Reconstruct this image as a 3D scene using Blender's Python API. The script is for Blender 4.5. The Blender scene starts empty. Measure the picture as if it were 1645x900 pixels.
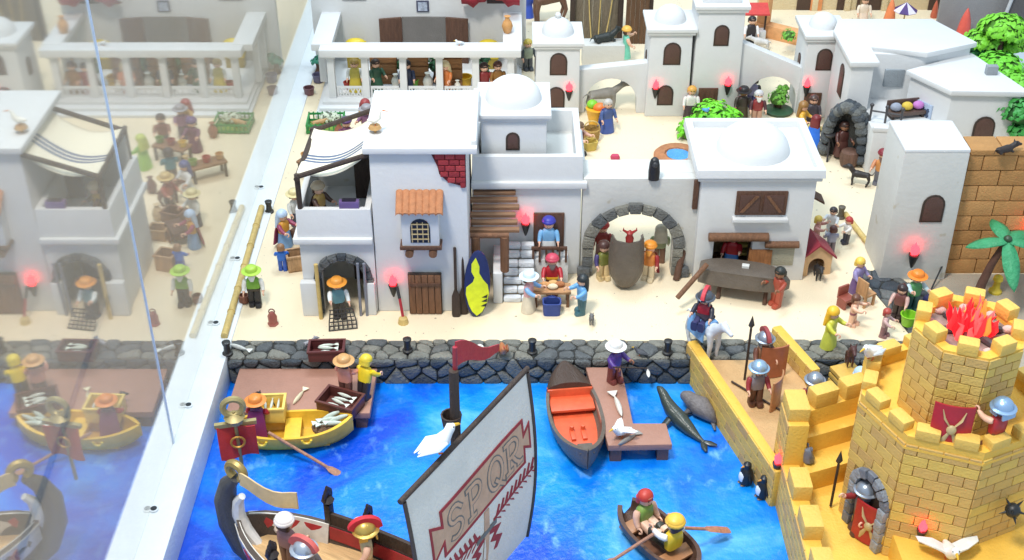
import bpy, bmesh, math, random
from mathutils import Vector, Matrix
R = math.radians
S = 0.01                       # everything below is written in centimetres and scaled to metres at the end
scene = bpy.context.scene
col = scene.collection

# ---------------------------------------------------------------- camera, light, exposure
cam_d = bpy.data.cameras.new('camera'); cam = bpy.data.objects.new('camera', cam_d); col.objects.link(cam)
cam.location = (0, 0, 1.0); cam.rotation_euler = (R(90 - 33.7), 0, 0)
cam_d.lens = 36 * 2033 / 1645; cam_d.sensor_width = 36; cam_d.clip_start = 0.01; cam_d.clip_end = 60
scene.camera = cam
world = bpy.data.worlds.new('World'); scene.world = world; world.use_nodes = True
bg = world.node_tree.nodes['Background']; bg.inputs[0].default_value = (0.64, 0.82, 1.0, 1); bg.inputs[1].default_value = 0.94

def area(name, loc, target, power, sx, sy, colr):
    d = bpy.data.lights.new(name, 'AREA'); d.shape = 'RECTANGLE'; d.size = sx; d.size_y = sy; d.energy = power; d.color = colr
    o = bpy.data.objects.new(name, d); col.objects.link(o); o.location = loc
    o.rotation_euler = (Vector(target) - Vector(loc)).to_track_quat('-Z', 'Y').to_euler()
    return o
area('ceiling_lamp', (-0.52, 0.55, 2.35), (0.02, 1.45, 0), 63, 0.42, 0.42, (1.0, 0.95, 0.88))
area('ceiling_lamp', (0.10, 2.25, 2.60), (0.1, 1.75, 0), 28, 0.5, 0.4, (0.78, 0.91, 1.0))
area('ceiling_lamp', (0.95, 0.90, 2.5), (0.35, 1.10, 0), 4, 0.4, 0.4, (1.0, 0.92, 0.80))
area('ceiling_lamp', (-0.36, 1.75, 2.3), (-0.34, 1.6, 0), 13, 0.12, 1.4, (0.58, 0.80, 1.0))
scene.view_settings.view_transform = 'Standard'; scene.view_settings.look = 'None'
scene.view_settings.exposure = -0.1; scene.view_settings.gamma = 1.0
try:
    scene.cycles.max_bounces = 8; scene.cycles.use_denoising = True; scene.cycles.transparent_max_bounces = 12
except Exception: pass

# ---------------------------------------------------------------- materials
def C(r, g, b):
    f = lambda c: (c / 255 / 12.92) if c <= 10 else ((c / 255 + 0.055) / 1.055) ** 2.4
    return (f(r), f(g), f(b), 1)
def mat_base(name, colr, rough=0.5):
    m = bpy.data.materials.new(name); m.use_nodes = True
    b = m.node_tree.nodes['Principled BSDF']
    b.inputs['Base Color'].default_value = colr; b.inputs['Roughness'].default_value = rough
    return m, m.node_tree.nodes, m.node_tree.links, b
def coords(n, l, scale=1.0):
    t = n.new('ShaderNodeTexCoord'); mp = n.new('ShaderNodeMapping')
    mp.inputs['Scale'].default_value = (scale,) * 3 if not isinstance(scale, tuple) else scale
    l.new(t.outputs['Object'], mp.inputs[0]); return mp.outputs[0]
def noise(n, l, vec, scale, detail=4, rough=0.6, dist=0.0):
    t = n.new('ShaderNodeTexNoise'); t.inputs['Scale'].default_value = scale; t.inputs['Detail'].default_value = detail
    t.inputs['Roughness'].default_value = rough; t.inputs['Distortion'].default_value = dist
    l.new(vec, t.inputs['Vector']); return t.outputs['Fac']
def ramp(n, l, fac, stops):
    r = n.new('ShaderNodeValToRGB'); e = r.color_ramp.elements
    e[0].position, e[0].color = stops[0]; e[1].position, e[1].color = stops[-1]
    for p, c in stops[1:-1]:
        x = e.new(p); x.color = c
    l.new(fac, r.inputs[0]); return r.outputs[0]
def bump(n, l, b, h, strength=0.3, dist=0.05):
    k = n.new('ShaderNodeBump'); k.inputs['Strength'].default_value = strength; k.inputs['Distance'].default_value = dist
    l.new(h, k.inputs['Height']); l.new(k.outputs[0], b.inputs['Normal'])
def sc_col(c, k): return (min(c[0] * k, 1), min(c[1] * k, 1), min(c[2] * k, 1), 1)
_m = {}
def plastic(rgb, rough=0.38):
    key = ('p', rgb, rough)
    if key not in _m:
        c = C(*rgb); m, n, l, b = mat_base('plastic', c, rough)
        v = coords(n, l); f = noise(n, l, v, 0.9, 3)
        l.new(ramp(n, l, f, [(0.3, sc_col(c, 0.86)), (0.7, sc_col(c, 1.08))]), b.inputs['Base Color'])
        f2 = noise(n, l, v, 4.0, 3); l.new(ramp(n, l, f2, [(0.3, (rough - .1,) * 3 + (1,)), (0.7, (rough + .18,) * 3 + (1,))]), b.inputs['Roughness'])
        _m[key] = m
    return _m[key]
def mottled(name, rgb, scale=1.0, amt=0.2, rough=0.8, bstr=0.3, bscale=6, dist=0.05, stretch=(1, 1, 1), spots=None):
    key = (name, rgb)
    if key not in _m:
        c = C(*rgb); m, n, l, b = mat_base(name, c, rough)
        v = coords(n, l, stretch); f = noise(n, l, v, scale, 5)
        cc = ramp(n, l, f, [(0.28, sc_col(c, 1 - amt)), (0.72, sc_col(c, 1 + amt * 0.7))])
        if spots:
            f3 = noise(n, l, v, spots[0], 2, 0.5); mk = ramp(n, l, f3, [(spots[1], (0, 0, 0, 1)), (spots[1] + 0.04, (1, 1, 1, 1))])
            mx = n.new('ShaderNodeMix'); mx.data_type = 'RGBA'; l.new(mk, mx.inputs[0]); l.new(cc, mx.inputs[6]); mx.inputs[7].default_value = C(*spots[2])
            cc = mx.outputs[2]
        l.new(cc, b.inputs['Base Color'])
        bump(n, l, b, noise(n, l, v, bscale, 5), bstr, dist)
        _m[key] = m
    return _m[key]
def wood(rgb, along=(1, 1, 0.15)):
    return mottled('wood' + str(along), rgb, 2.2, 0.32, 0.6, 0.35, 5, 0.05, along)
def emit(rgb, strength, name='glow'):
    key = ('e', rgb, strength)
    if key not in _m:
        m, n, l, b = mat_base(name, C(*rgb), 0.4)
        b.inputs['Emission Color'].default_value = C(*rgb); b.inputs['Emission Strength'].default_value = strength
        _m[key] = m
    return _m[key]
def metal(rgb, rough=0.3):
    key = ('m', rgb)
    if key not in _m:
        m, n, l, b = mat_base('metal_plastic', C(*rgb), rough); b.inputs['Metallic'].default_value = 0.55
        _m[key] = m
    return _m[key]
WHITE = mottled('plaster', (213, 214, 214), 0.25, 0.03, 0.6, 0.05, 1.2, 0.05)
WHITE2 = mottled('plaster_old', (204, 203, 198), 0.3, 0.04, 0.65, 0.07, 1.2, 0.05, spots=(0.35, 0.66, (190, 184, 168)))
SAND = mottled('sand', (242, 225, 193), 0.06, 0.06, 0.95, 0.35, 9.0, 0.08, spots=(1.3, 0.70, (164, 148, 126)))
RAILW = mottled('rail_paint', (226, 230, 232), 0.2, 0.04, 0.5, 0.15, 2.0, 0.05)
CONC = mottled('concrete', (176, 166, 148), 0.15, 0.18, 0.9, 0.4, 5.0, 0.06)
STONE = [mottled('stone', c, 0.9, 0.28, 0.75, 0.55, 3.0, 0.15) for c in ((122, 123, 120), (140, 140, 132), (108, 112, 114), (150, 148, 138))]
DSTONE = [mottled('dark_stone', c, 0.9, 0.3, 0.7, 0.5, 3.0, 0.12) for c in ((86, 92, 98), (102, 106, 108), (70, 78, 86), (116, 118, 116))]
MORTAR = mottled('mortar', (58, 58, 56), 1.0, 0.25, 0.9, 0.4, 4.0, 0.08)
BROWN = wood((96, 66, 50)); BROWN2 = wood((124, 86, 60)); DARKW = wood((64, 50, 42)); BOATW = mottled('boat_brown', (102, 92, 82), 0.6, 0.15, 0.42, 0.2, 2, .04)
DOCK = mottled('dock_plastic', (168, 124, 106), 0.5, 0.08, 0.5, 0.15, 3, .04)
PANE = mottled('shutter_brown', (88, 62, 54), 0.8, 0.15, 0.5, 0.2, 4, .03)
BAMBOO = mottled('bamboo', (206, 178, 110), 1.2, 0.2, 0.5, 0.2, 4, .04)
YEL = [mottled('castle_brick', c, 0.5, 0.10, 0.6, 0.3, 4.0, 0.05) for c in ((222, 184, 98), (216, 176, 98), (224, 188, 94), (208, 168, 98))]
YELP = mottled('castle_plastic', (234, 186, 76), 0.3, 0.08, 0.5, 0.2, 3.0, 0.05)
YJOINT = mottled('castle_joint', (178, 140, 74), 0.6, 0.2, 0.8, 0.2, 4, 0.05)
REDB = [mottled('red_brick', c, 1.2, 0.15, 0.7, 0.3, 4, .05) for c in ((164, 50, 56), (150, 42, 50), (176, 62, 66))]
TANB = [mottled('tan_brick', c, 0.8, 0.12, 0.8, 0.3, 4, .06) for c in ((190, 140, 84), (180, 132, 78), (198, 148, 92))]
BLACK = (34, 36, 38); SK = (232, 184, 156); SKD = (150, 104, 78)

# ---------------------------------------------------------------- mesh helpers
class MB:
    def __init__(s): s.v = []; s.f = []; s.M = Matrix()
    def add(s, vs, fs):
        o = len(s.v); s.v += [tuple(s.M @ Vector(p)) for p in vs]; s.f += [tuple(i + o for i in f) for f in fs]; return s
    def at(s, x=0, y=0, z=0, rx=0, ry=0, rz=0):
        s.M = Matrix.Translation((x, y, z)) @ Matrix.Rotation(R(rz), 4, 'Z') @ Matrix.Rotation(R(ry), 4, 'Y') @ Matrix.Rotation(R(rx), 4, 'X'); return s
    def loft(s, rings, cap=True, closed=True):
        n = len(rings[0]); vs = [p for r in rings for p in r]; fs = []
        for i in range(len(rings) - 1):
            for j in range(n if closed else n - 1):
                k = (j + 1) % n; fs.append((i * n + j, i * n + k, (i + 1) * n + k, (i + 1) * n + j))
        if cap: fs += [tuple(range(n))[::-1], tuple(range((len(rings) - 1) * n, len(rings) * n))]
        return s.add(vs, fs)
    def box(s, x0, x1, y0, y1, z0, z1, tx=0, ty=0):
        return s.loft([[(x0, y0, z0), (x1, y0, z0), (x1, y1, z0), (x0, y1, z0)], [(x0 + tx, y0 + ty, z1), (x1 - tx, y0 + ty, z1), (x1 - tx, y1 - ty, z1), (x0 + tx, y1 - ty, z1)]])
    def cbox(s, cx, cy, cz, sx, sy, sz): return s.box(cx - sx / 2, cx + sx / 2, cy - sy / 2, cy + sy / 2, cz - sz / 2, cz + sz / 2)
    def lathe(s, prof, n=16, c=(0, 0, 0), sx=1, sy=1, ph=0):
        return s.loft([[(c[0] + sx * r * math.cos(2 * math.pi * i / n + ph), c[1] + sy * r * math.sin(2 * math.pi * i / n + ph), c[2] + z) for i in range(n)] for r, z in prof])
    def ell(s, c, r, n=14, m=8, lo=-90, hi=90):
        pr = []
        for i in range(m + 1):
            a = R(lo + (hi - lo) * i / m); pr.append((max(math.cos(a), 1e-3), math.sin(a)))
        return s.loft([[(c[0] + r[0] * q * math.cos(2 * math.pi * i / n), c[1] + r[1] * q * math.sin(2 * math.pi * i / n), c[2] + r[2] * z) for i in range(n)] for q, z in pr])
    def tube(s, pts, r, n=8, flat=1.0):
        pts = [Vector(p) for p in pts]; rs = r if isinstance(r, (list, tuple)) else [r] * len(pts); rings = []; up = None
        for i, p in enumerate(pts):
            d = (pts[min(i + 1, len(pts) - 1)] - pts[max(i - 1, 0)]).normalized()
            if up is None: up = Vector((0, 0, 1)) if abs(d.z) < 0.9 else Vector((0, 1, 0))
            a = d.cross(up).normalized(); b = a.cross(d).normalized(); up = b
            rings.append([tuple(p + a * rs[i] * math.cos(2 * math.pi * k / n) + b * rs[i] * flat * math.sin(2 * math.pi * k / n)) for k in range(n)])
        return s.loft(rings)
    def prism(s, poly, y0, y1):       # outline in x,z pushed along y
        n = len(poly)
        return s.add([(x, y0, z) for x, z in poly] + [(x, y1, z) for x, z in poly],
                     [tuple(range(n))[::-1], tuple(range(n, 2 * n))] + [(i, (i + 1) % n, n + (i + 1) % n, n + i) for i in range(n)])
    def slab(s, poly, z0, z1):        # outline in x,y pushed along z
        return s.loft([[(x, y, z0) for x, y in poly], [(x, y, z1) for x, y in poly]])
    def torus(s, c, r, t, a0=0, a1=360, n=12, m=6, axis='y'):
        pts = []
        for i in range(n + 1):
            a = R(a0 + (a1 - a0) * i / n)
            q = (math.cos(a) * r, math.sin(a) * r)
            pts.append((c[0] + q[0], c[1], c[2] + q[1]) if axis == 'y' else ((c[0] + q[0], c[1] + q[1], c[2]) if axis == 'z' else (c[0], c[1] + q[0], c[2] + q[1])))
        return s.tube(pts, t, m)
    def mesh(s, name, m, bev=0, seg=2, ang=38):
        me = bpy.data.meshes.new(name); me.from_pydata(s.v, [], s.f)
        bm = bmesh.new(); bm.from_mesh(me)
        bmesh.ops.recalc_face_normals(bm, faces=bm.faces)
        if bev:
            es = [e for e in bm.edges if len(e.link_faces) == 2 and e.calc_face_angle(0) > R(40)]
            bmesh.ops.bevel(bm, geom=es, offset=bev, segments=seg, affect='EDGES', profile=0.6, clamp_overlap=True)
        for f in bm.faces: f.smooth = True
        bm.to_mesh(me); bm.free()
        me.set_sharp_from_angle(angle=R(ang)); me.materials.append(m)
        return me
    def build(s, name, m, parent=None, bev=0, seg=2, ang=38, loc=None, rz=0):
        return link(name, s.mesh(name, m, bev, seg, ang), parent, loc, rz)
def link(name, me, parent=None, loc=None, rz=0):
    o = bpy.data.objects.new(name, me); col.objects.link(o)
    if parent is not None: o.parent = parent
    if loc: o.location = loc
    if rz: o.rotation_euler = (0, 0, R(rz))
    return o
def tag(o, label, cat, group=None, kind=None):
    if label: o['label'] = label
    if cat: o['category'] = cat
    if group: o['group'] = group
    if kind: o['kind'] = kind
    return o
def thing(name, label, cat, pos=(0, 0), z=0.0, rz=0, group=None, sc=1):
    o = bpy.data.objects.new(name, None); col.objects.link(o); o.empty_display_size = 0.5
    o.location = (pos[0], pos[1], z); o.rotation_euler = (0, 0, R(rz)); o.scale = (sc,) * 3
    return tag(o, label, cat, group)
def copy_tree(o, parent=None):
    c = o.copy(); col.objects.link(c); c.parent = parent
    for ch in list(o.children): copy_tree(ch, c)
    return c
def arch_poly(w, h, n=8, x=0, z=0):      # round-headed outline, w wide, h high, standing on z
    r = w / 2; p = [(x - r, z), (x + r, z)]
    return p + [(x + r * math.cos(math.pi * i / n), z + h - r + r * math.sin(math.pi * i / n)) for i in range(n + 1)]
_cache = {}
def cached(key, fn):
    if key not in _cache: _cache[key] = fn()
    return _cache[key]
def rr(w, d, z, n=12, e=0.55, cy=0.0, cx=0.0):
    out = []
    for i in range(n):
        a = 2 * math.pi * (i + .5) / n; ca, sa = math.cos(a), math.sin(a)
        out.append((cx + w / 2 * math.copysign(abs(ca) ** e, ca), cy + d / 2 * math.copysign(abs(sa) ** e, sa), z))
    return out
def clip(poly, px, py, nx, ny):
    out = []
    for i in range(len(poly)):
        a, b = poly[i], poly[(i + 1) % len(poly)]
        da = (a[0] - px) * nx + (a[1] - py) * ny; db = (b[0] - px) * nx + (b[1] - py) * ny
        if da <= 0: out.append(a)
        if da * db < 0:
            t = da / (da - db); out.append((a[0] + (b[0] - a[0]) * t, a[1] + (b[1] - a[1]) * t))
    return out
def stone_cells(outline, cw, ch, seed, gap=0.16):
    rnd = random.Random(seed); xs = [p[0] for p in outline]; ys = [p[1] for p in outline]
    pts = []; j = 0; y = min(ys) + ch * .5
    while y < max(ys):
        x = min(xs) + cw * (0.25 + 0.5 * (j % 2))
        while x < max(xs) + cw * .4:
            pts.append((x + rnd.uniform(-.3, .3) * cw, y + rnd.uniform(-.22, .22) * ch)); x += cw * rnd.uniform(.75, 1.25)
        y += ch; j += 1
    cells = []
    for i, p in enumerate(pts):
        poly = list(outline)
        for k, q in enumerate(pts):
            if k == i or abs(q[0] - p[0]) > 3 * cw or abs(q[1] - p[1]) > 3 * ch: continue
            dx, dy = q[0] - p[0], q[1] - p[1]; d = math.hypot(dx, dy)
            poly = clip(poly, (p[0] + q[0]) / 2 - dx / d * gap / 2, (p[1] + q[1]) / 2 - dy / d * gap / 2, dx, dy)
            if len(poly) < 3: break
        if len(poly) >= 3:
            ar = abs(sum(poly[t][0] * poly[(t + 1) % len(poly)][1] - poly[(t + 1) % len(poly)][0] * poly[t][1] for t in range(len(poly)))) / 2
            if ar > cw * ch * .12: cells.append(poly)
    return cells
def stones(outline, cw, ch, seed, place, parent, mats, depth=0.45, gap=0.16):
    rnd = random.Random(seed + 7)
    for poly in stone_cells(outline, cw, ch, seed, gap):
        cx = sum(p[0] for p in poly) / len(poly); cy = sum(p[1] for p in poly) / len(poly); d = depth * rnd.uniform(.75, 1.2)
        sub = []
        for i in range(len(poly)):          # round the corners
            a, b = poly[i], poly[(i + 1) % len(poly)]
            for t in (0.22, 0.78): sub.append((a[0] + (b[0] - a[0]) * t, a[1] + (b[1] - a[1]) * t))
        rings = [[place(x, y, 0) for x, y in sub]]
        for k, hh in ((1.0, .45), (.9, .85), (.68, 1.0)):
            rings.append([place(cx + (x - cx) * k, cy + (y - cy) * k, d * hh) for x, y in sub])
        MB().loft(rings).build('stone', rnd.choice(mats), parent, ang=60)

# ================================================================ SETTING
def W(root):
    m = MB(); m.M = Matrix.Translation(-root.location); return m
def flat(name, x0, x1, y0, y1, z, m, thick=1.0):
    o = MB().box(x0, x1, y0, y1, z - thick, z).build(name, m); o['kind'] = 'structure'; return o
flat('ground', -38.0, 92, 135.4, 262, 0, SAND, 4.9)
flat('pavement', 58.2, 92, 118, 151.4, 0.06, CONC, 4.9)
def water_mat():
    m, n, l, b = mat_base('painted_water', C(20, 110, 220), 0.3)
    v = coords(n, l); big = noise(n, l, v, 0.055, 5, 0.62, 0.6)
    sx = n.new('ShaderNodeSeparateXYZ'); l.new(v, sx.inputs[0]); mr = n.new('ShaderNodeMapRange'); mr.inputs[1].default_value = -36; mr.inputs[2].default_value = 34; mr.inputs[3].default_value = -.08; mr.inputs[4].default_value = .085; l.new(sx.outputs[0], mr.inputs[0])
    ad = n.new('ShaderNodeMath'); l.new(big, ad.inputs[0]); l.new(mr.outputs[0], ad.inputs[1]); big = ad.outputs[0]
    c = ramp(n, l, big, [(0.34, C(0, 70, 196)), (0.45, C(0, 112, 226)), (0.56, C(14, 140, 236)), (0.70, C(96, 180, 240))])
    st = coords(n, l, (1.0, 0.6, 1.0)); d = noise(n, l, st, 0.5, 8, 0.66, 0.3)
    fo = ramp(n, l, d, [(0.54, (0, 0, 0, 1)), (0.70, (.8, .8, .8, 1))])
    reg = ramp(n, l, noise(n, l, v, 0.09, 2), [(0.44, (0.04, .04, .04, 1)), (0.66, (0.8, .8, .8, 1))])
    mu = n.new('ShaderNodeMath'); mu.operation = 'MULTIPLY'; l.new(fo, mu.inputs[0]); l.new(reg, mu.inputs[1])
    mx = n.new('ShaderNodeMix'); mx.data_type = 'RGBA'; l.new(mu.outputs[0], mx.inputs[0]); l.new(c, mx.inputs[6]); mx.inputs[7].default_value = C(140, 202, 244)
    l.new(mx.outputs[2], b.inputs['Base Color']); bump(n, l, b, noise(n, l, v, 0.9, 5), 0.12, 0.12); return m
flat('water', -37.3, 70, 66, 133, -4, water_mat(), 1.0)
# far room beyond the glass
flat('floor', -330, -46, 0, 420, -45, mottled('room_floor', (150, 126, 94), 0.02, 0.12, 0.7, 0.1, .5, .1), 2)
cb = MB(); ca = [(-81.43, 210.62), (-79.20, 178.81), (-76.49, 139.14)]
cb.tube([(x, y, -44.4) for x, y in ca], 0.5, 8); tag(cb.build('cable', plastic((40, 38, 36))), 'thin black cable on the floor seen through the glass', 'cable')

# white rail of the show case, glass panels
rail = thing('display_rail', 'white painted rail along the glass with dark round screw caps', 'rail', (-40.3, 150), -5)
W(rail).box(-43.6, -37.2, 66, 262, -5, 0.25).build('board', RAILW, rail, 0.25)
for (x, y) in ((-39.96, 121.5), (-39.96, 103.3), (-39.96, 138.9), (-39.96, 155.0), (-39.96, 176.0)):
    sc_ = W(rail).lathe([(.5, .2), (.5, .45), (.4, .5)], 14, (x, y, 0)).build('screw_cap', plastic((225, 228, 230)), rail)
    W(rail).lathe([(.36, .4), (.36, .54)], 12, (x, y, 0)).build('screw_hole', plastic((40, 42, 46)), sc_)
def glass_mat():
    m = bpy.data.materials.new('case_glass'); m.use_nodes = True; n = m.node_tree.nodes; l = m.node_tree.links
    n.remove(n['Principled BSDF']); g = n.new('ShaderNodeBsdfGlossy'); g.inputs['Roughness'].default_value = 0.035; g.inputs['Color'].default_value = (1, .99, .97, 1)
    t = n.new('ShaderNodeBsdfTransparent'); t.inputs['Color'].default_value = (.98, .98, .96, 1)
    mx = n.new('ShaderNodeMixShader'); mx.inputs[0].default_value = 0.43
    df = n.new('ShaderNodeBsdfDiffuse'); df.inputs['Color'].default_value = (.86, .82, .74, 1); mz = n.new('ShaderNodeMixShader')
    v = coords(n, l); sm = ramp(n, l, noise(n, l, v, 0.03, 3), [(0.3, (.05, .05, .05, 1)), (0.7, (.19, .19, .19, 1))]); l.new(sm, mz.inputs[0]); l.new(df.outputs[0], mz.inputs[2])
    l.new(t.outputs[0], mx.inputs[1]); l.new(g.outputs[0], mx.inputs[2]); l.new(mx.outputs[0], mz.inputs[1]); l.new(mz.outputs[0], n['Material Output'].inputs[0]); return m
GL = glass_mat()
def sheet(name, y0, y1, label):
    tag(MB().box(-40.36, -40.3, y0, y1, 0.3, 78).build(name, GL), label, 'glass panel', 'glass panels of the show case')
sheet('case_glass', 50, 114.4, 'clear reflecting glass panel at the harbour end of the white rail')
sheet('case_glass', 114.7, 262, 'clear reflecting glass panel beside the town streets, beyond the joint')
jm = MB().box(-40.42, -40.2, 114.42, 114.68, 0.3, 78).build('glass_joint', mottled('sealant', (200, 214, 235), 1, .1, .4, .1))
tag(jm, 'pale upright sealing strip joining the two glass panels', 'joint')

# quay of grey stones
quay = thing('quay_wall', 'long grey quay wall of rounded stones between sand and blue water', 'quay wall', (8, 133.5), -5)
W(quay).box(-37.1, 57.5, 131.7, 135.7, -5, -0.3).build('core', MORTAR, quay)
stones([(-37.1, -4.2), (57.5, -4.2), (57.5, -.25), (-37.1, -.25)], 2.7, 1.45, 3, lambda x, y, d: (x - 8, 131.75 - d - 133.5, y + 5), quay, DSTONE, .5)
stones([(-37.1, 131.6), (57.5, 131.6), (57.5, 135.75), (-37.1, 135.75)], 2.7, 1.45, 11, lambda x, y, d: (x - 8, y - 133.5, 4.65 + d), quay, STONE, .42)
pav = MB().slab([(49.6, 152), (53, 152.4), (58.2, 147), (58.2, 135.76), (53.4, 135.76)], -.2, 0.08).build('path', MORTAR); pav['kind'] = 'structure'
stones([(49.6, 152), (53, 152.4), (58.2, 147), (58.2, 135.76), (53.4, 135.76)], 2.5, 2.3, 21, lambda x, y, d: (x, y, 0.06 + d), pav, DSTONE, .3)

# ---------------------------------------------------------------- shared building pieces
def awin(par, x, y, z, w, h, rz=0):
    p = par.location; o = MB().prism(arch_poly(w, h), -.1, .3).build('window', DARKW, par, .04, loc=(x - p.x, y - p.y, z - p.z), rz=rz)
    MB().prism(arch_poly(w - .55, h - .55, z=.28), -.16, .1).build('shutter', PANE, o, .03); return o
def dome(par, x, y, z, r, h, knob=False):
    d = W(par).ell((x, y, z), (r, r, h), 28, 10, 0, 90).build('dome', WHITE, par, ang=80)
    if knob: W(par).ell((x, y, z + h + .35), (.55, .55, .6), 10, 6).build('finial', WHITE, d)
def cornice(par, x0, x1, y0, y1, z, o=.55, h=.8, name='cornice'):
    return W(par).box(x0 - o, x1 + o, y0 - o, y1 + o, z + h * .45, z + h).box(x0 - o * .5, x1 + o * .5, y0 - o * .5, y1 + o * .5, z, z + h * .5).build(name, WHITE, par, .12)
def rim(par, x0, x1, y0, y1, z0, z1, t=.8, name='parapet'):
    W(par).loft([[(x0, y0, z0), (x1, y0, z0), (x1, y1, z0), (x0, y1, z0)], [(x0 + .1, y0 + .1, z1), (x1 - .1, y0 + .1, z1), (x1 - .1, y1 - .1, z1), (x0 + .1, y1 - .1, z1)],
                 [(x0 + t, y0 + t, z1), (x1 - t, y0 + t, z1), (x1 - t, y1 - t, z1), (x0 + t, y1 - t, z1)], [(x0 + t, y0 + t, z0), (x1 - t, y0 + t, z0), (x1 - t, y1 - t, z0), (x0 + t, y1 - t, z0)]], cap=False).build(name, WHITE, par, .1)
def torch(pos, z, label, yoff=0.0, big=1.0):
    t = thing('torch', label, 'torch', pos, z, 0, 'red glowing wall torches', big)
    MB().lathe([(.12, 0), (.3, .5), (.62, 1.7), (.66, 1.9), (.4, 1.95)], 10).build('holder', plastic(BLACK), t)
    MB().box(-.12, .12, 0, .75, .6, .9).build('bracket', plastic(BLACK), t)
    f = MB(); rnd = random.Random(int(z * 10 + pos[0]))
    f.lathe([(.3, 1.9), (.52, 2.3), (.42, 2.8), (.12, 3.4), (.01, 3.7)], 8)
    for k in range(4):
        a = k * 1.6 + rnd.random(); f.tube([(.25 * math.cos(a), .25 * math.sin(a), 2.0), (.48 * math.cos(a), .48 * math.sin(a), 2.6), (.4 * math.cos(a), .4 * math.sin(a), 3.2)], [.2, .16, .01], 5)
    f.build('flame', emit((255, 40, 48), 9.0, 'torch_flame'), t)
def stone_arch(par, x, y, z, r, leg, t, nleg, narc, mats, th=.6):
    rnd = random.Random(int(x * 7 + 100)); p = par.location
    def blk(poly): MB().prism(poly, -th * rnd.uniform(.8, 1.2), .5).build('stone', rnd.choice(mats), par, .1, loc=(x - p.x, y - p.y, z - p.z))
    for s in (-1, 1):
        for k in range(nleg):
            z0, z1 = leg * k / nleg + .04, leg * (k + 1) / nleg - .04; j = rnd.uniform(-.12, .12)
            blk([(s * r, z0), (s * (r + t + j), z0), (s * (r + t + j), z1), (s * r, z1)])
    for k in range(narc):
        a0, a1 = math.pi * (k + .04) / narc, math.pi * (k + .96) / narc; q = r + t * rnd.uniform(.9, 1.12)
        blk([(r * math.cos(a0), leg + r * math.sin(a0)), (q * math.cos(a0), leg + q * math.sin(a0)), (q * math.cos(a1), leg + q * math.sin(a1)), (r * math.cos(a1), leg + r * math.sin(a1))])
def holed(x0, x1, zt, ax, ar, leg, n=14, z0=0):
    p = [(x0, z0), (ax - ar, z0)] + [(ax - ar * math.cos(math.pi * i / n), leg + ar * math.sin(math.pi * i / n)) for i in range(n + 1)] + [(ax + ar, z0), (x1, z0)]
    return p + ([(x1, zt), (x0, zt)] if not isinstance(zt, tuple) else [(x1, zt[1]), (x0, zt[0])])
def planks(par, rects, y0, y1, m, name='plank'):
    for (x0, x1, z0, z1) in rects:
        W(par).box(x0, x1, y0, y1, z0, z1).build(name, m, par, .06)

# ---------------------------------------------------------------- tall house with awning
h = thing('white_house', 'tall white house with bay window, red brick patch and striped awning balcony', 'house', (-16, 142.2))
W(h).box(-18.3, -5.7, 142.2, 157.6, 0, 24.7, .12, .1).build('wall', WHITE, h, .25)
W(h).box(-18.9, -4.4, 141.5, 158.6, 24.6, 25.5).build('roof', WHITE, h, .2)
W(h).box(-5.2, -4.5, 142.4, 158, 25.4, 26.1).build('roof_edge', WHITE, h, .12)
bp = W(h).prism([(-10.3, 24.5), (-9.5, 22.6), (-9.3, 21.5), (-8.2, 20.3), (-7, 19.9), (-5.9, 19.6), (-5.9, 24.5)], 142.12, 142.5).build('brick_patch', mottled('red_joint', (104, 28, 34), 1, .2, .8), h)
edge = {24.05: -10.1, 23.2: -9.7, 22.35: -9.4, 21.5: -9.2, 20.65: -8.3, 19.9: -6.9}
rb = random.Random(4)
for i, (z, xl) in enumerate(edge.items()):
    x = -5.93
    w = .75 if i % 2 else 1.3
    while x > xl + .4:
        x0 = max(x - w, xl); b = MB().box(x0 + .05 + 16, x - .05 + 16, -.25, .1, z - .36, z + .36).build('brick', rb.choice(REDB), bp, .07); x -= w; w = 1.35 * rb.uniform(.9, 1.1)
bay = W(h).box(-14.4, -9.5, 140.5, 142.3, 11.6, 17.4).build('bay_window', WHITE, h, .15)
W(h).box(-14.7, -9.2, 140.2, 142.4, 11.15, 11.65).build('sill', BROWN, bay, .08)
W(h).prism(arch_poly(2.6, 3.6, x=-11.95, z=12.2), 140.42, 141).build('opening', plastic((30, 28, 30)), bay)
gr = W(h)
for k in range(4): gr.box(-13.0 + k * .7 - .06, -13.0 + k * .7 + .06, 140.3, 140.42, 12.3, 15.5 - abs(k - 1.5) * .3)
for k in range(4): gr.box(-13.1, -10.8, 140.28, 140.4, 12.8 + k * .75 - .06, 12.8 + k * .75 + .06)
gr.build('grille', plastic((196, 176, 130)), bay)
for x in (-13.5, -10.4): W(h).tube([(x, 142.3, 10.5), (x, 140.2, 10.5)], .55, 12).build('log', BROWN2, bay)
for k in range(7):
    x = -14.5 + k * .86
    pts = [[(x + .48 * math.cos(math.pi * i / 6), yy, zz + .34 * math.sin(math.pi * i / 6)) for i in range(7)] for yy, zz in ((139.6, 16.9), (142.2, 18.9))]
    low = [[(a, b_, c_ - .2) for a, b_, c_ in r[::-1]] for r in pts]
    W(h).loft([pts[0] + low[0], pts[1] + low[1]]).build('tile', mottled('roof_tile', (190, 128, 88), 1.5, .2, .7), bay)
dr = W(h).box(-14.0, -9.5, 141.6, 142.1, .05, 6.5).build('door', DARKW, h, .05)
for k in range(5): W(h).box(-13.9 + k * .87, -13.1 + k * .87, 141.35, 141.7, .15, 6.35).build('plank', BROWN2, dr, .07)
W(h).box(-13.8, -9.7, 141.2, 141.4, 4.7, 5.2).build('batten', BROWN, dr, .05)
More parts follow.
